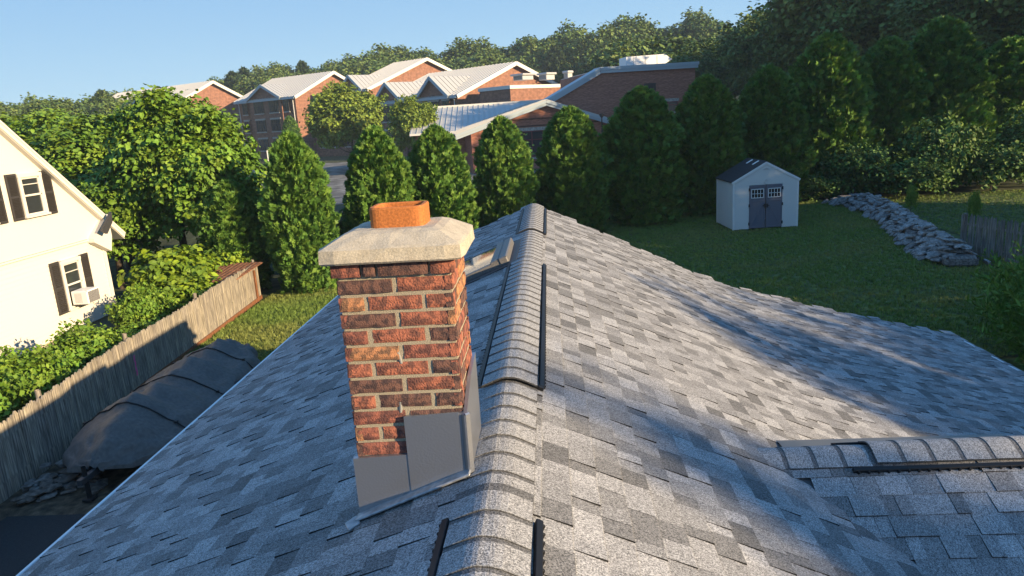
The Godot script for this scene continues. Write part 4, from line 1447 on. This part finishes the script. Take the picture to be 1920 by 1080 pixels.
func build_plants() -> void:
	var dark := [Color(0.075, 0.165, 0.03), Color(0.10, 0.20, 0.034), Color(0.14, 0.24, 0.04)]
	# conifer hedge
	var ac := []
	for i in 5: ac.append(arbor_crown(24000, 5.0, 1.2, dark))
	var at_ := trunk_mesh(5.0, 0.09, 0, 0.4, 0.9)
	var hedge := [[-10.6, -23.2, 3.6, 1.0], [-8.1, -22.9, 4.95, 1.04], [-5.95, -24.8, 4.95, 1.12], [-4.05, -26.5, 4.85, 1.12], [-1.78, -28.7, 5.0, 1.12], [0.98, -30.7, 5.2, 1.36], [4.2, -33.2, 5.85, 1.72], [7.5, -35.2, 6.2, 1.65], [11.0, -37.2, 6.5, 1.7], [14.9, -40.0, 8.0, 2.1], [18.5, -41.6, 7.7, 2.0], [22.0, -43.0, 8.6, 2.5], [26.2, -44.0, 7.4, 2.6]]
	var hl := ["arborvitae half hidden behind the big-leaved tree at the left end of the hedge", "sunlit arborvitae at the end of the stockade fence", "sunlit arborvitae directly above the chimney's left shoulder", "sunlit arborvitae behind the clay flue, right of it", "arborvitae rising just left of the far roof peak", "arborvitae directly behind the far roof peak", "broad dark arborvitae left of the shed, in front of the tall gymnasium", "dark arborvitae immediately left of the shed", "dark arborvitae standing directly behind the shed", "tall dark arborvitae right of the shed, first of the tall ones", "tall dark arborvitae second to the right of the shed", "tallest dark arborvitae above the brush, third right of the shed", "wide dark arborvitae at the right edge of the picture"]
	for i in hedge.size():
		var q: Array = hedge[i]
		tree("arborvitae", hl[i], Vector3(q[0], ground_y(q[0], q[1]), q[1]), ac[(i * 3) % 5], at_, Vector3(q[3] / 1.16, q[2] / 4.95, q[3] / 1.16), "conifer hedge at the back of the garden")
	# big-leaved tree behind the neighbour's house
	var bright := [Color(0.10, 0.195, 0.022), Color(0.125, 0.22, 0.026), Color(0.155, 0.24, 0.028)]
	var bigc := crown(460, 30, 0.155, 0.44, 2.4, 3.1, 3.25, bright, 1, 0.5)
	var bigc2 := crown(340, 28, 0.155, 0.40, 1.9, 2.4, 2.45, bright, 1, 0.5)
	var bt := trunk_mesh(6.0, 0.14, 9, 1.4, 0.85)
	var bl := [[-13.7, -25.8, 1.0, 1.12, 0], [-12.0, -24.8, 0.92, 1.0, 0], [-15.6, -24.6, 0.9, 0.85, 1], [-10.8, -24.0, 0.72, 0.85, 1], [-17.5, -28.5, 1.15, 1.0, 1], [-21.5, -33.0, 1.25, 1.05, 0], [-25.5, -36.0, 1.3, 1.1, 0], [-29.0, -38.0, 1.35, 1.15, 0], [-24.0, -44.0, 1.3, 1.25, 0], [-32.0, -46.0, 1.4, 1.2, 0]]
	var bll := ["tallest big-leaved tree behind the cream house", "big-leaved tree nearest the conifer hedge", "big-leaved tree at the roof edge of the cream house", "small big-leaved tree beside the end of the stockade fence", "leafy tree just above the roof edge of the cream house", "leafy tree above the gable slope, right of the upper window", "leafy tree behind the gable slope, above the upper window", "leafy tree at the left edge above the cream gable", "leafy tree in the second row left of the far school wing", "leafy tree at the left edge in the second row"]
	for i in bl.size():
		var q: Array = bl[i]
		tree("catalpa_tree", bll[i], Vector3(q[0], 0, q[1]), bigc if q[4] == 0 else bigc2, bt, Vector3(q[2], q[3], q[2]), "big-leaved trees behind the cream house")
	# shrubs by the neighbour's wall
	var yel := [Color(0.15, 0.235, 0.02), Color(0.185, 0.26, 0.022), Color(0.125, 0.21, 0.022)]
	var shc := crown(170, 22, 0.14, 0.30, 1.0, 0.95, 1.0, yel, 1, 0.6)
	var shs := crown(170, 30, 0.085, 0.24, 1.0, 0.62, 0.62, bright, 0, 0.6)
	var sht := trunk_mesh(1.4, 0.04, 6, 0.5, 0.7)
	var sl := [[-11.3, -20.6, 1.25, 1.15, 0, "bright big-leaved shrub against the cream house corner"], [-10.4, -19.4, 1.0, 0.8, 0, "bright big-leaved shrub leaning over the fence beyond the house corner"], [-10.5, -22.0, 0.9, 0.9, 0, "bright shrub beside the rusty-roofed coop"], [-10.6, -17.9, 0.85, 1.25, 1, "leafy shrub in front of the cream house corner"], [-9.9, -16.4, 0.85, 0.8, 1, "leafy shrub behind the middle of the stockade fence"], [-9.9, -14.2, 1.0, 1.25, 1, "leafy shrub under the cream wall, right of the fence shadow"], [-9.75, -12.5, 1.0, 1.3, 1, "leafy shrub under the cream wall at the left edge"], [-9.9, -10.8, 1.0, 1.2, 1, "leafy shrub behind the fence in the left corner"], [-11.3, -12.6, 1.1, 1.1, 1, "leafy shrub close to the cream wall at the left edge"]]
	for q in sl: tree("shrub", q[5], Vector3(q[0] - (0.35 if q[4] == 1 else 0.1), -0.12, q[1]), shc if q[4] == 0 else shs, sht, Vector3(q[2], q[3], q[2]), "shrubs behind the stockade fence", "shrub")
	# rusty-roofed coop behind the fence end
	var K := thing("rusty_coop", "small wooden coop with a rusty sheet roof behind the fence end", "coop", Vector3(-10.2, 0, -20.9), -0.1)
	var kb := MB.new()
	for p in [[-0.75, 0.7], [0.75, 0.7], [-0.75, -0.7], [0.75, -0.7]]: kb.hexa(Vector3(p[0], 0.5, p[1]), Vector3(0.09, 1.0, 0.09))
	put("post", kb.mesh(), M.redwood, K)
	var kw := MB.new()
	kw.hexa(Vector3(0, 0.5, -0.72), Vector3(1.5, 0.9, 0.03))
	put("back_board", kw.mesh(), M.wood2, K)
	var kr := MB.new()
	kr.hexa(Vector3(0, 1.10, 0), Vector3(1.95, 0.03, 1.9), Basis(Vector3.RIGHT, 0.10))
	put("roof", kr.mesh(), M.rust, K)
	for i in 13:
		var rr := MB.new()
		rr.hexa(Vector3(-0.9 + i * 0.15, 1.12, 0), Vector3(0.04, 0.02, 1.88), Basis(Vector3.RIGHT, 0.10))
		put("roof_rib", rr.mesh(), M.rust, K)
	# willow shrub beside the right eave
	var wl := [Color(0.08, 0.16, 0.025), Color(0.10, 0.185, 0.03)]
	var wb := MB.new()
	for i in 260:
		var a := rng.randf() * TAU
		var r := sqrt(rng.randf()) * 1.25
		var hh := rng.randf_range(1.3, 2.5) * (1.0 - 0.2 * r)
		var foot := Vector3(cos(a) * r * 0.5, 0.2, sin(a) * r * 0.5)
		var tip := Vector3(cos(a) * r * 1.35, hh, sin(a) * r * 1.35)
		var n := 34
		for k in n:
			var t := 0.15 + 0.85 * k / n
			var p := foot.lerp(tip, t) + Vector3(0, 0.25 * sin(t * PI), 0)
			var al := ((tip - foot).normalized() * 0.8 + rdir() * 0.8).normalized()
			leaf(wb, p, al.cross(rdir()).normalized(), al, rng.randf_range(0.10, 0.16), 0.045, wl[rng.randi() % 2] * rng.randf_range(0.8, 1.3), 0)
	var wm := wb.mesh()
	var wt := trunk_mesh(1.6, 0.04, 8, 0.7, 0.7)
	for q in [[9.3, -12.6, 1.15, 1.0, "willow shrub with upright shoots close to the right eave"], [10.4, -14.6, 1.0, 0.75, "willow shrub with upright shoots in front of the picket fence"], [10.2, -11.0, 1.1, 1.15, "willow shrub at the lower right edge beside the roof"]]:
		tree("willow_shrub", q[4], Vector3(q[0], ground_y(q[0], q[1]) - 0.05, q[1]), wm, wt, Vector3(q[2], q[3] * 1.3, q[2]), "willow shrubs beside the right eave", "shrub")
	# brush behind the stone wall
	var br := crown(200, 26, 0.13, 0.36, 1.5, 1.1, 1.2, [Color(0.05, 0.11, 0.025), Color(0.065, 0.13, 0.028), Color(0.085, 0.14, 0.03)], 0, 0.6)
	var bs := [[13.2, -37.9, 1.0, "brush right behind the shed at the head of the stone wall"], [15.6, -37.4, 1.15, "brush behind the stone wall's far end"], [17.6, -37.2, 1.2, "brush behind the middle of the stone wall"], [19.8, -37.6, 1.25, "brush above the lit grass, left part"], [22.2, -38.2, 1.35, "brush above the lit grass, right part"], [25.0, -38.8, 1.35, "brush at the right edge above the lit grass"]]
	for k in bs.size():
		var q: Array = bs[k]
		var hy: float = [0.8, 1.25, 0.95, 1.5, 1.0, 1.35][k]
		tree("brush", q[3], Vector3(q[0], -0.45, q[1] + [0.0, -0.6, 0.8, -0.5, 0.5, 0.0][k]), br, sht, Vector3(q[2] * 1.1, q[2] * hy, q[2] * 1.1), "brush behind the stone wall", "shrub")
	low_growth(br, sht)
	# thin saplings on stakes beyond the wall
	for q in [[15.3, -31.5, "young sapling on a stake left of the lit grass"], [16.3, -28.6, "young sapling on a stake nearest the picket fence"]]:
		var s := tree("sapling", q[2], Vector3(q[0], 0, q[1]), shs, sht, Vector3(0.26, 1.0, 0.26), "saplings beyond the stone wall")
		s.position.y = 0.0
	# school yard trees
	var ylw := [Color(0.165, 0.23, 0.032), Color(0.19, 0.25, 0.036), Color(0.14, 0.205, 0.032)]
	var mid := crown(1300, 28, 0.33, 0.75, 4.4, 4.9, 5.6, ylw, 0, 0.55)
	var midt := trunk_mesh(8.0, 0.18, 10, 2.2, 0.85)
	tree("maple_tree", "round yellow-green tree in front of the school between two wings", Vector3(-25.8, -0.7, -95), mid, midt, Vector3(1.12, 1.1, 1.12), "trees on the school yard")
	tree("maple_tree", "smaller yellow-green tree against the school wing with two gables", Vector3(-15.4, -0.7, -86), mid, midt, Vector3(0.66, 0.86, 0.66), "trees on the school yard")
	tree("small_tree", "small multi-stemmed dark tree between two hedge conifers", Vector3(-2.9, -0.5, -48), crown(140, 24, 0.2, 0.5, 1.8, 1.5, 3.0, dark, 0, 0.6), trunk_mesh(3.4, 0.08, 7, 1.0, 0.8), Vector3(1, 1, 1), "trees on the school yard")
	tree("spruce_tree", "slim dark spruce in front of the three-storey school wing", Vector3(-44.2, -0.8, -125), ac[0], at_, Vector3(1.3, 1.6, 1.3), "trees on the school yard")
	# woods
	var fc := [Color(0.09, 0.145, 0.034), Color(0.11, 0.165, 0.038), Color(0.135, 0.18, 0.042), Color(0.072, 0.125, 0.03)]
	var far := []
	for i in 4: far.append(crown(300, 20, 0.62, 1.5, 5.2, 5.6, 10.5, fc, 0, 0.5))
	var farn := []
	for i in 3: farn.append(crown(520, 34, 0.36, 1.15, 5.2, 5.6, 10.5, fc, 0, 0.5))
	var fart := trunk_mesh(14.0, 0.28, 9, 3.0, 0.85)
	var pine := arbor_crown(9000, 16.0, 3.0, [Color(0.03, 0.06, 0.022), Color(0.04, 0.07, 0.024)])
	var places := []
	for row_ in 3:
		for i in 24:
			var px := -118.0 + i * 7.0 + rng.randf_range(-2.5, 2.5)
			var pz := -190.0 - row_ * 13.0 + rng.randf_range(-4, 4)
			if px > -62 and px < 10 and row_ == 0: pz -= 4
			var hgt := (16.6 if px < 6.0 else 19.0) + row_ * 1.8 + rng.randf_range(-2.4, 2.4)
			if px < -84: hgt -= 5.5
			places.append([px, pz, hgt, "wooded ridge behind the school"])
	for i in 26:
		var t := i / 25.0
		var px := lerpf(14.0, 40.0, rng.randf())
		var pz := lerpf(-165.0, -58.0, t) + rng.randf_range(-5, 5)
		if px < 27.0 + maxf(0.0, (pz + 110.0)) * 0.1 and pz > -118: px += 12.0
		places.append([px, pz, rng.randf_range(15.5, 19.5), "woods to the right of the school"])
	for i in 9: places.append([33.0 + rng.randf_range(-4, 7), -52.0 - i * 2.6 - rng.randf_range(0, 6), rng.randf_range(14.0, 18.0), "woods to the right of the school"])
	for i in 20: places.append([-152.0 + i * 3.5 + rng.randf_range(-2, 2), -112.0 - rng.randf_range(0, 34), rng.randf_range(12.0, 15.0), "woods left of the school"])
	for i in 7: places.append([20.0 + i * 2.6, -98.0 - rng.randf_range(0, 24), rng.randf_range(11.0, 15.0), "woods to the right of the school"])
	for i in 4: places.append([37.0 + i * 2.2, -70.0 - i * 3.4, 19.0, "woods to the right of the school"])
	for i in 16: places.append([-150.0 + i * 4.6 + rng.randf_range(-2, 2), -150.0 - rng.randf_range(0, 22), rng.randf_range(13.5, 17.0), "woods left of the school"])
	for i in 9: places.append([-62.0 + i * 3.0 + rng.randf_range(-1, 1), -50.0 - rng.randf_range(0, 12), rng.randf_range(5.4, 7.6), "low trees beyond the neighbour's garden"])
	# label each by the landmark it rises behind, counted from the left
	var marks := [[60, "behind the cream house gable"], [213, "at the left edge, above the cream house"], [330, "behind the far school wing's left end"], [432, "behind the far school wing's gable"], [520, "behind the three-storey wing's left half"], [650, "behind the three-storey wing's gable"], [795, "behind the wing by the round tree, left slope"], [860, "behind the wing by the round tree, right slope"], [962, "behind the wing with two gables"], [1060, "behind the flat school block"], [1168, "left of the rooftop unit"], [1250, "behind the rooftop unit"], [1310, "at the gymnasium's right corner"], [1400, "above the conifer left of the shed"], [1500, "above the shed"], [1625, "above the first tall conifer right of the shed"], [1720, "above the second tall conifer right of the shed"], [1830, "above the tallest conifer"], [9999, "at the right edge of the picture"]]
	places.sort_custom(func(a, b): return a[0] / -a[1] < b[0] / -b[1])
	var counts := {}
	for q in places:
		var gname: String = q[3]
		var isp := rng.randf() < 0.08
		var px: float = 1026.0 + 1390.0 * q[0] / -q[1]
		var where := ""
		for mk in marks:
			if px < mk[0]:
				where = mk[1]
				break
		var far_word := "far" if q[1] < -200 else "distant" if q[1] < -140 else "nearer"
		var stem := "%s %s %s" % [far_word, "dark pine" if isp else "leafy tree", where]
		var c: int = counts.get(stem, 0)
		counts[stem] = c + 1
		var lab := stem if c == 0 else "%s, %s from left" % [stem, ordinal(c)]
		var p := Vector3(q[0], ground_y(q[0], q[1]) - 0.1, q[1])
		var hs: float = q[2] / 16.0
		var wd := hs * rng.randf_range(0.85, 1.2)
		tree("forest_tree", lab, p, pine if isp else (farn[rng.randi() % 3] if q[1] > -112.0 else far[rng.randi() % 4]), fart, Vector3(wd, hs, wd), gname)
	# trees at the right of the garden, whose shade falls over the lawn and the roof
	var near := []
	for i in 2: near.append(crown(230, 20, 0.30, 0.95, 3.4, 3.6, 6.6, fc, 0, 0.6))
	var neart := trunk_mesh(9.0, 0.2, 9, 2.0, 0.85)
	var sh := shade_trees()
	for i in sh.size():
		var q: Array = sh[i]
		tree("garden_tree", "leafy tree on the right boundary outside the picture, %s in the row" % ordinal(i), Vector3(q[0], ground_y(q[0], q[1]), q[1]), near[i % 2], neart, Vector3(q[3] / 3.4, q[2] / 10.3, q[3] / 3.4), "trees along the right boundary")

func low_growth(br: Mesh, tm: Mesh) -> void:
	var k := 0
	for z in range(-27, 12, 3):
		tree("boundary_bush", "dense bush on the right boundary outside the picture, %s from the back" % ordinal(k), Vector3(25.2 + 1.2 * (k % 2), ground_y(25, z), z), br, tm, Vector3(2.5, 3.2 if z > -27 and z < -12 else 2.4, 2.5), "bushes along the right boundary", "bush")
		k += 1
	var hb := [[-9.6, -25.0], [-7.0, -26.2], [-4.9, -28.0], [-2.8, -30.0], [-0.3, -32.2], [2.7, -34.6], [5.9, -36.8], [9.3, -38.8], [13.2, -41.6]]
	var w := ["left end of the hedge", "sunlit arborvitae by the fence", "clay flue", "second sunlit arborvitae", "left side of the far roof peak", "right side of the far roof peak", "broad arborvitae left of the shed", "shed roof", "right side of the shed"]
	for i in hb.size():
		tree("hedge_bush", "dark bush filling the hedge gap behind the " + w[i], Vector3(hb[i][0], 0, hb[i][1]), br, tm, Vector3(0.85, 1.0 + 0.05 * i, 0.85), "bushes between the hedge conifers", "bush")

func ordinal(n: int) -> String:
	var w := ["first", "second", "third", "fourth", "fifth", "sixth", "seventh", "eighth", "ninth", "tenth", "eleventh", "twelfth"]
	return w[n] if n < 12 else "%dth" % (n + 1)

func shade_trees() -> Array:
	return [[27, -27, 15.5, 3.8], [27, -21, 15.5, 3.8], [27, -15.2, 12.4, 3.3], [27, -9.8, 10.6, 3.0], [27, -4.4, 10.2, 2.8], [27, 0.4, 10.2, 2.4], [27, 3.6, 11.8, 1.9], [27, 6.6, 9.6, 1.5], [27, 9.4, 13.2, 1.5], [27, 13.8, 11.0, 2.0], [30, -18.5, 15.0, 3.8], [34, -24, 16.5, 4.2], [32, -34, 16, 4.2]]

func build_ground() -> void:
	var xs := [-900.0, -400.0, -200.0] + span(-130, -20, 11) + span(-18, 30, 48) + span(34, 90, 14) + [150.0, 300.0, 900.0]
	var zs := [-1200.0, -600.0, -350.0] + span(-270, -64, 30) + span(-60, 12, 36) + [20.0, 50.0, 150.0, 600.0]
	struct("ground", sheet(xs, zs, -0.012), M.soil)
	struct("lawn", sheet(span(-9.2, -1.0, 8), span(-24.5, -11.0, 14), 0.0), M.lawn)
	struct("back_lawn", sheet(span(-0.9, 14.5, 30), span(-37.5, -8.0, 30), 0.0), M.lawn)
	struct("side_lawn", sheet(span(14.6, 34, 10), span(-37.5, -12.0, 12), 0.0), M.lawn)
	struct("dirt", sheet(span(-8.5, -4.0, 5), span(-11.9, -8.9, 4), 0.004), M.dirt)
	struct("driveway", sheet(span(-8.1, -3.0, 5), span(-9.0, 3.0, 6), 0.008), M.asphalt)
	struct("school_yard", sheet(span(-60, 8, 20), span(-118, -50, 20), 0.01), M.paving)
	# grass blades on the lawns
	var tuft := MB.new()
	for i in 6:
		var a := rng.randf() * TAU
		var d := Vector3(cos(a), 0, sin(a))
		var p := Vector3(rng.randf_range(-0.04, 0.04), 0, rng.randf_range(-0.04, 0.04))
		var s := d.cross(Vector3.UP) * 0.008
		var tip := p + d * rng.randf_range(0.01, 0.035) + Vector3(0, rng.randf_range(0.04, 0.085), 0)
		tuft.tri(p - s, p + s, tip)
	var tm := tuft.mesh()
	var spots := []
	var nz := FastNoiseLite.new()
	nz.seed = 5
	nz.frequency = 0.25
	for area in [[-9.2, -3.8, -23.5, -11.5, 26000, "lawn grass"], [-0.5, 14.0, -37.0, -14.0, 50000, "back lawn grass"], [14.6, 30.0, -37.0, -22.0, 14000, "side grass"]]:
		var mm := MultiMesh.new()
		mm.transform_format = MultiMesh.TRANSFORM_3D
		mm.use_colors = true
		mm.mesh = tm
		mm.instance_count = area[4]
		for i in area[4]:
			var x := rng.randf_range(area[0], area[1])
			var z := rng.randf_range(area[2], area[3])
			var dry := clampf(0.5 + nz.get_noise_2d(x, z) * 1.3, 0.0, 1.0)
			var s := rng.randf_range(0.7, 1.4)
			mm.set_instance_transform(i, Transform3D(Basis(Vector3.UP, rng.randf() * TAU).scaled(Vector3(s, s * rng.randf_range(0.7, 1.2), s)), Vector3(x, ground_y(x, z), z)))
			mm.set_instance_color(i, Color(0.13, 0.20, 0.038).lerp(Color(0.25, 0.23, 0.075), dry * dry * 0.45) * rng.randf_range(0.75, 1.25))
		var o := MultiMeshInstance3D.new()
		o.name = numbered("grass")
		o.multimesh = mm
		o.material_override = M.grassblade
		add_child(o)
		o.set_meta("kind", "stuff")
		tag(o, {"lawn grass": "short sunlit grass of the lawn left of the roof", "back lawn grass": "short shaded grass of the back lawn around the shed", "side grass": "grass beyond the stone wall at the right"}[area[5]], "grass")

# ---------------------------------------------------------------- materials
func make_materials() -> void:
	var r2 := RandomNumberGenerator.new()
	r2.seed = 99
	var gran := grey_image(512, func(_x, _y): 
		var k := r2.randf()
		return 1.0 if k > 0.78 else 0.34 + 0.15 * r2.randf() if k < 0.24 else 0.62 + 0.30 * r2.randf())
	var soft := noise_image(512, 0.012, 5, 3, 0.62, 1.0)
	var fine := noise_image(512, 0.05, 4, 4, 0.7, 1.0)
	var patch := noise_image(512, 0.007, 6, 8, 0.45, 1.0)
	var wood := noise_image(512, 0.03, 4, 11, 0.45, 1.0, 1, 16)
	T.gran = tex(gran)
	T.soft = tex(soft)
	T.fine = tex(fine)
	T.patch = tex(patch)
	T.wood = tex(wood)
	var mixn := noise_image(256, 0.022, 4, 31, 0.0, 1.0)
	var mixi := Image.create(256, 256, false, Image.FORMAT_RGB8)
	for y in 256:
		for x in 256:
			var k := smoothstep(0.32, 0.62, mixn.get_pixel(x, y).r)
			var e := fine.get_pixel(x * 2, y * 2).r
			mixi.set_pixel(x, y, Color(0.66, 0.72, 0.80).lerp(Color(1, 1, 1), k) * (0.72 + 0.3 * e))
	T.brickmix = ImageTexture.create_from_image(mixi)
	T.spot = tex(grey_image(512, func(x, y): return clampf(gran.get_pixel(x, y).r * 0.45 + fine.get_pixel((x * 2) % 512, (y * 2) % 512).r * 0.62 + 0.45 * (soft.get_pixel(x, y).r - 0.8), 0.0, 1.0)))
	var rough_n := bump(noise_image(512, 0.06, 5, 12, 0.0, 1.0), 6.0)
	var fine_n := bump(noise_image(512, 0.15, 3, 13, 0.0, 1.0), 5.0)
	var gran_n := bump(gran, 1.6)
	for i in TONES.size():
		var g: float = TONES[i]
		M["shingle%d" % i] = mat(lin(g, g, g * 1.015), 0.95, T.gran, 0.6, gran_n, 0.5, true)
	M.shingle_field = mat(lin(1.5, 1.5, 1.5), 0.95, T.gran, 0.6, gran_n, 0.5, true)
	M.shingle_field.albedo_color = Color.WHITE
	M.cap = mat(Color.WHITE, 0.95, T.gran, 0.6, gran_n, 0.5, true)
	M.felt = mat(lin(0.09, 0.09, 0.095), 0.95)
	M.cream = mat(lin(0.62, 0.59, 0.54), 0.6)
	M.cream2 = mat(lin(0.62, 0.59, 0.54), 0.6)
	M.whitemetal = mat(lin(0.72, 0.74, 0.76), 0.4)
	M.black = mat(lin(0.012, 0.012, 0.013), 0.5)
	M.greymetal = mat(lin(0.20, 0.19, 0.185), 0.45, T.fine, 2.0)
	M.darkmetal = mat(lin(0.06, 0.06, 0.065), 0.5, T.fine, 2.0)
	M.lead = mat(lin(0.38, 0.395, 0.43), 0.36, null, 2.2, rough_n, 0.10)
	M.lead.metallic = 0.85
	M.lead2 = mat(lin(0.52, 0.54, 0.57), 0.4, T.soft, 3.0, fine_n, 0.15)
	M.lead2.metallic = 0.4
	M.slate = mat(lin(0.06, 0.06, 0.062), 0.9, T.fine, 2.0)
	var bc := [[0.36, 0.128, 0.08], [0.30, 0.108, 0.075], [0.165, 0.085, 0.067], [0.47, 0.215, 0.105]]
	for i in 4:
		M["brick%d" % i] = mat(lin(bc[i][0], bc[i][1], bc[i][2]), 0.9, T.brickmix, 2.6 + i * 0.35, rough_n, 0.8)
	M.mortar = mat(lin(0.46, 0.40, 0.30), 0.95, T.fine, 6.0, rough_n, 0.8)
	M.newmortar = mat(lin(0.34, 0.34, 0.33), 0.9, T.fine, 8.0, rough_n, 0.6)
	M.concrete = mat(lin(0.58, 0.515, 0.41), 0.95, T.spot, 2.0, rough_n, 0.2)
	M.clay = mat(lin(0.60, 0.205, 0.055), 0.75, T.fine, 3.0, fine_n, 0.4)
	var ws := [[0.52, 0.46, 0.37], [0.46, 0.405, 0.33], [0.42, 0.37, 0.31], [0.57, 0.50, 0.39]]
	for i in 4: M["wood%d" % i] = mat(lin(ws[i][0], ws[i][1], ws[i][2]), 0.9, T.wood, 1.6, null, 1.0, false, true)
	for i in 2: M["oldwood%d" % i] = mat(lin(0.31 + 0.06 * i, 0.29 + 0.055 * i, 0.26 + 0.05 * i), 0.95, T.wood, 1.6)
	M.redwood = mat(lin(0.36, 0.15, 0.07), 0.9, T.wood, 2.0)
	M.rust = mat(lin(0.34, 0.16, 0.09), 0.85, T.patch, 1.5)
	M.pink = mat(lin(0.75, 0.06, 0.28), 0.6)
	M.tarp = mat(lin(0.135, 0.125, 0.118), 0.62, T.fine, 0.5)
	M.shutter = mat(lin(0.055, 0.05, 0.05), 0.6, T.fine, 2.0)
	M.acwhite = mat(lin(0.70, 0.70, 0.69), 0.5)
	M.acgrey = mat(lin(0.42, 0.42, 0.42), 0.5)
	M.acdark = mat(lin(0.05, 0.045, 0.05), 0.6)
	M.shedwall = mat(lin(0.60, 0.61, 0.60), 0.65, null, 1.0, fine_n, 0.05)
	M.shedtrim = mat(lin(0.68, 0.68, 0.67), 0.6)
	M.shedroof = mat(lin(0.028, 0.03, 0.036), 0.7, T.fine, 2.0)
	M.sheddoor = mat(lin(0.13, 0.135, 0.17), 0.65)
	var st := [[0.56, 0.55, 0.54], [0.44, 0.43, 0.42], [0.48, 0.44, 0.40], [0.30, 0.29, 0.28]]
	for i in 4: M["stone%d" % i] = mat(lin(st[i][0], st[i][1], st[i][2]), 0.92, T.patch, 2.0 + i * 0.3, rough_n, 0.8)
	M.brownstone0 = mat(lin(0.23, 0.19, 0.16), 0.95, T.patch, 2.0, rough_n, 0.8)
	M.brownstone1 = mat(lin(0.27, 0.25, 0.23), 0.95, T.patch, 2.4, rough_n, 0.8)
	# school brickwork, too far to tell the bricks apart
	var bi := Image.create(256, 256, false, Image.FORMAT_RGB8)
	for y in 256:
		for x in 256:
			var rowi := y / 8
			var bx := (x + (16 if rowi % 2 == 1 else 0)) % 256
			var id := (bx / 32) * 131 + rowi * 17
			var tone := 0.72 + 0.28 * fposmod(sin(id * 12.9898) * 43758.5, 1.0)
			var joint := y % 8 < 1 or bx % 32 < 2
			bi.set_pixel(x, y, Color(0.86, 0.84, 0.80) if joint else Color(tone, tone * 0.96, tone * 0.95))
	T.brickwork = ImageTexture.create_from_image(bi)
	M.schoolbrick = mat(lin(0.37, 0.185, 0.13), 0.9, T.soft, 0.25)
	M.schoolbrick2 = mat(lin(0.17, 0.08, 0.06), 0.9, T.soft, 0.3)
	M.schoolbrick3 = mat(lin(0.43, 0.20, 0.145), 0.9, T.brickwork, 0.42)
	M.palebrick = mat(lin(0.35, 0.20, 0.14), 0.9, T.soft, 0.3)
	M.palestone = mat(lin(0.55, 0.52, 0.47), 0.85, T.soft, 0.5)
	M.paletrim = mat(lin(0.62, 0.60, 0.56), 0.6)
	M.bluetrim = mat(lin(0.36, 0.42, 0.46), 0.55)
	M.seam = mat(lin(0.45, 0.445, 0.43), 0.5)
	M.seam.metallic = 0.15
	M.schoolframe = mat(lin(0.05, 0.045, 0.045), 0.6)
	M.redframe = mat(lin(0.16, 0.035, 0.04), 0.6)
	M.boardgreen = mat(lin(0.03, 0.09, 0.05), 0.5)
	M.bark = mat(lin(0.13, 0.10, 0.075), 0.95, T.wood, 1.5)
	M.leaf = leafmat()
	M.grassblade = leafmat(0.7)
	M.soil = mat(lin(0.075, 0.095, 0.035), 0.98, T.patch, 0.35)
	M.lawn = mat(lin(0.14, 0.185, 0.05), 0.98, T.patch, 0.7)
	M.dirt = mat(lin(0.15, 0.11, 0.07), 0.98, T.patch, 1.2, rough_n, 0.6)
	M.asphalt = mat(lin(0.05, 0.05, 0.052), 0.95, T.gran, 0.8)
	M.paving = mat(lin(0.30, 0.29, 0.27), 0.9, T.patch, 0.12)
	# glass
	for g in [["pane", [0.03, 0.035, 0.04], 0.08], ["darkglass", [0.012, 0.014, 0.02], 0.1], ["schoolglass", [0.03, 0.032, 0.038], 0.12], ["skyglass", [0.05, 0.06, 0.06], 0.03]]:
		var m := mat(lin(g[1][0], g[1][1], g[1][2]), g[2])
		m.metallic_specular = 0.6
		M[g[0]] = m

func _ready() -> void:
	rng.seed = 20240611
	# camera
	var cam := Camera3D.new()
	cam.transform = Transform3D(Basis(Vector3(0.9969, -0.06275, -0.04745), Vector3(0.04982, 0.97035, -0.23651), Vector3(0.06088, 0.23341, 0.97047)).orthonormalized(), Vector3(0, 5.2, 0))
	cam.fov = rad_to_deg(2.0 * atan(540.0 / 1350.0))
	cam.near = 0.05
	cam.far = 3000.0
	add_child(cam)
	# sky
	var env := Environment.new()
	env.background_mode = Environment.BG_SKY
	var sm := ProceduralSkyMaterial.new()
	sm.sky_top_color = lin(0.066, 0.172, 0.355)
	sm.sky_horizon_color = lin(0.245, 0.36, 0.425)
	sm.sky_curve = 0.13
	sm.ground_horizon_color = lin(0.30, 0.33, 0.30)
	sm.ground_bottom_color = lin(0.10, 0.11, 0.08)
	sm.sun_angle_max = 2.0
	var sky := Sky.new()
	sky.sky_material = sm
	env.sky = sky
	env.tonemap_mode = Environment.TONE_MAPPER_LINEAR
	env.tonemap_exposure = 2.3
	env.sdfgi_enabled = true
	env.ssao_enabled = true
	env.ssil_enabled = true
	env.fog_enabled = true
	env.fog_density = 0.0004
	env.fog_light_color = lin(0.52, 0.64, 0.74)
	var we := WorldEnvironment.new()
	we.environment = env
	add_child(we)
	# low warm sun from the right and a little behind
	var sun := DirectionalLight3D.new()
	sun.light_energy = 1.5
	sun.light_color = lin(1.0, 0.76, 0.455)
	sun.light_angular_distance = 0.6
	sun.shadow_enabled = true
	add_child(sun)
	sun.look_at_from_position(SUN * 100.0, Vector3.ZERO)
	make_materials()
	build_ground()
	build_house()
	build_neighbour()
	build_school()
	build_fence()
	build_picket()
	build_stones()
	build_boat()
	build_shed()
	build_plants()
	print("done ", tabs.size(), " tabs")
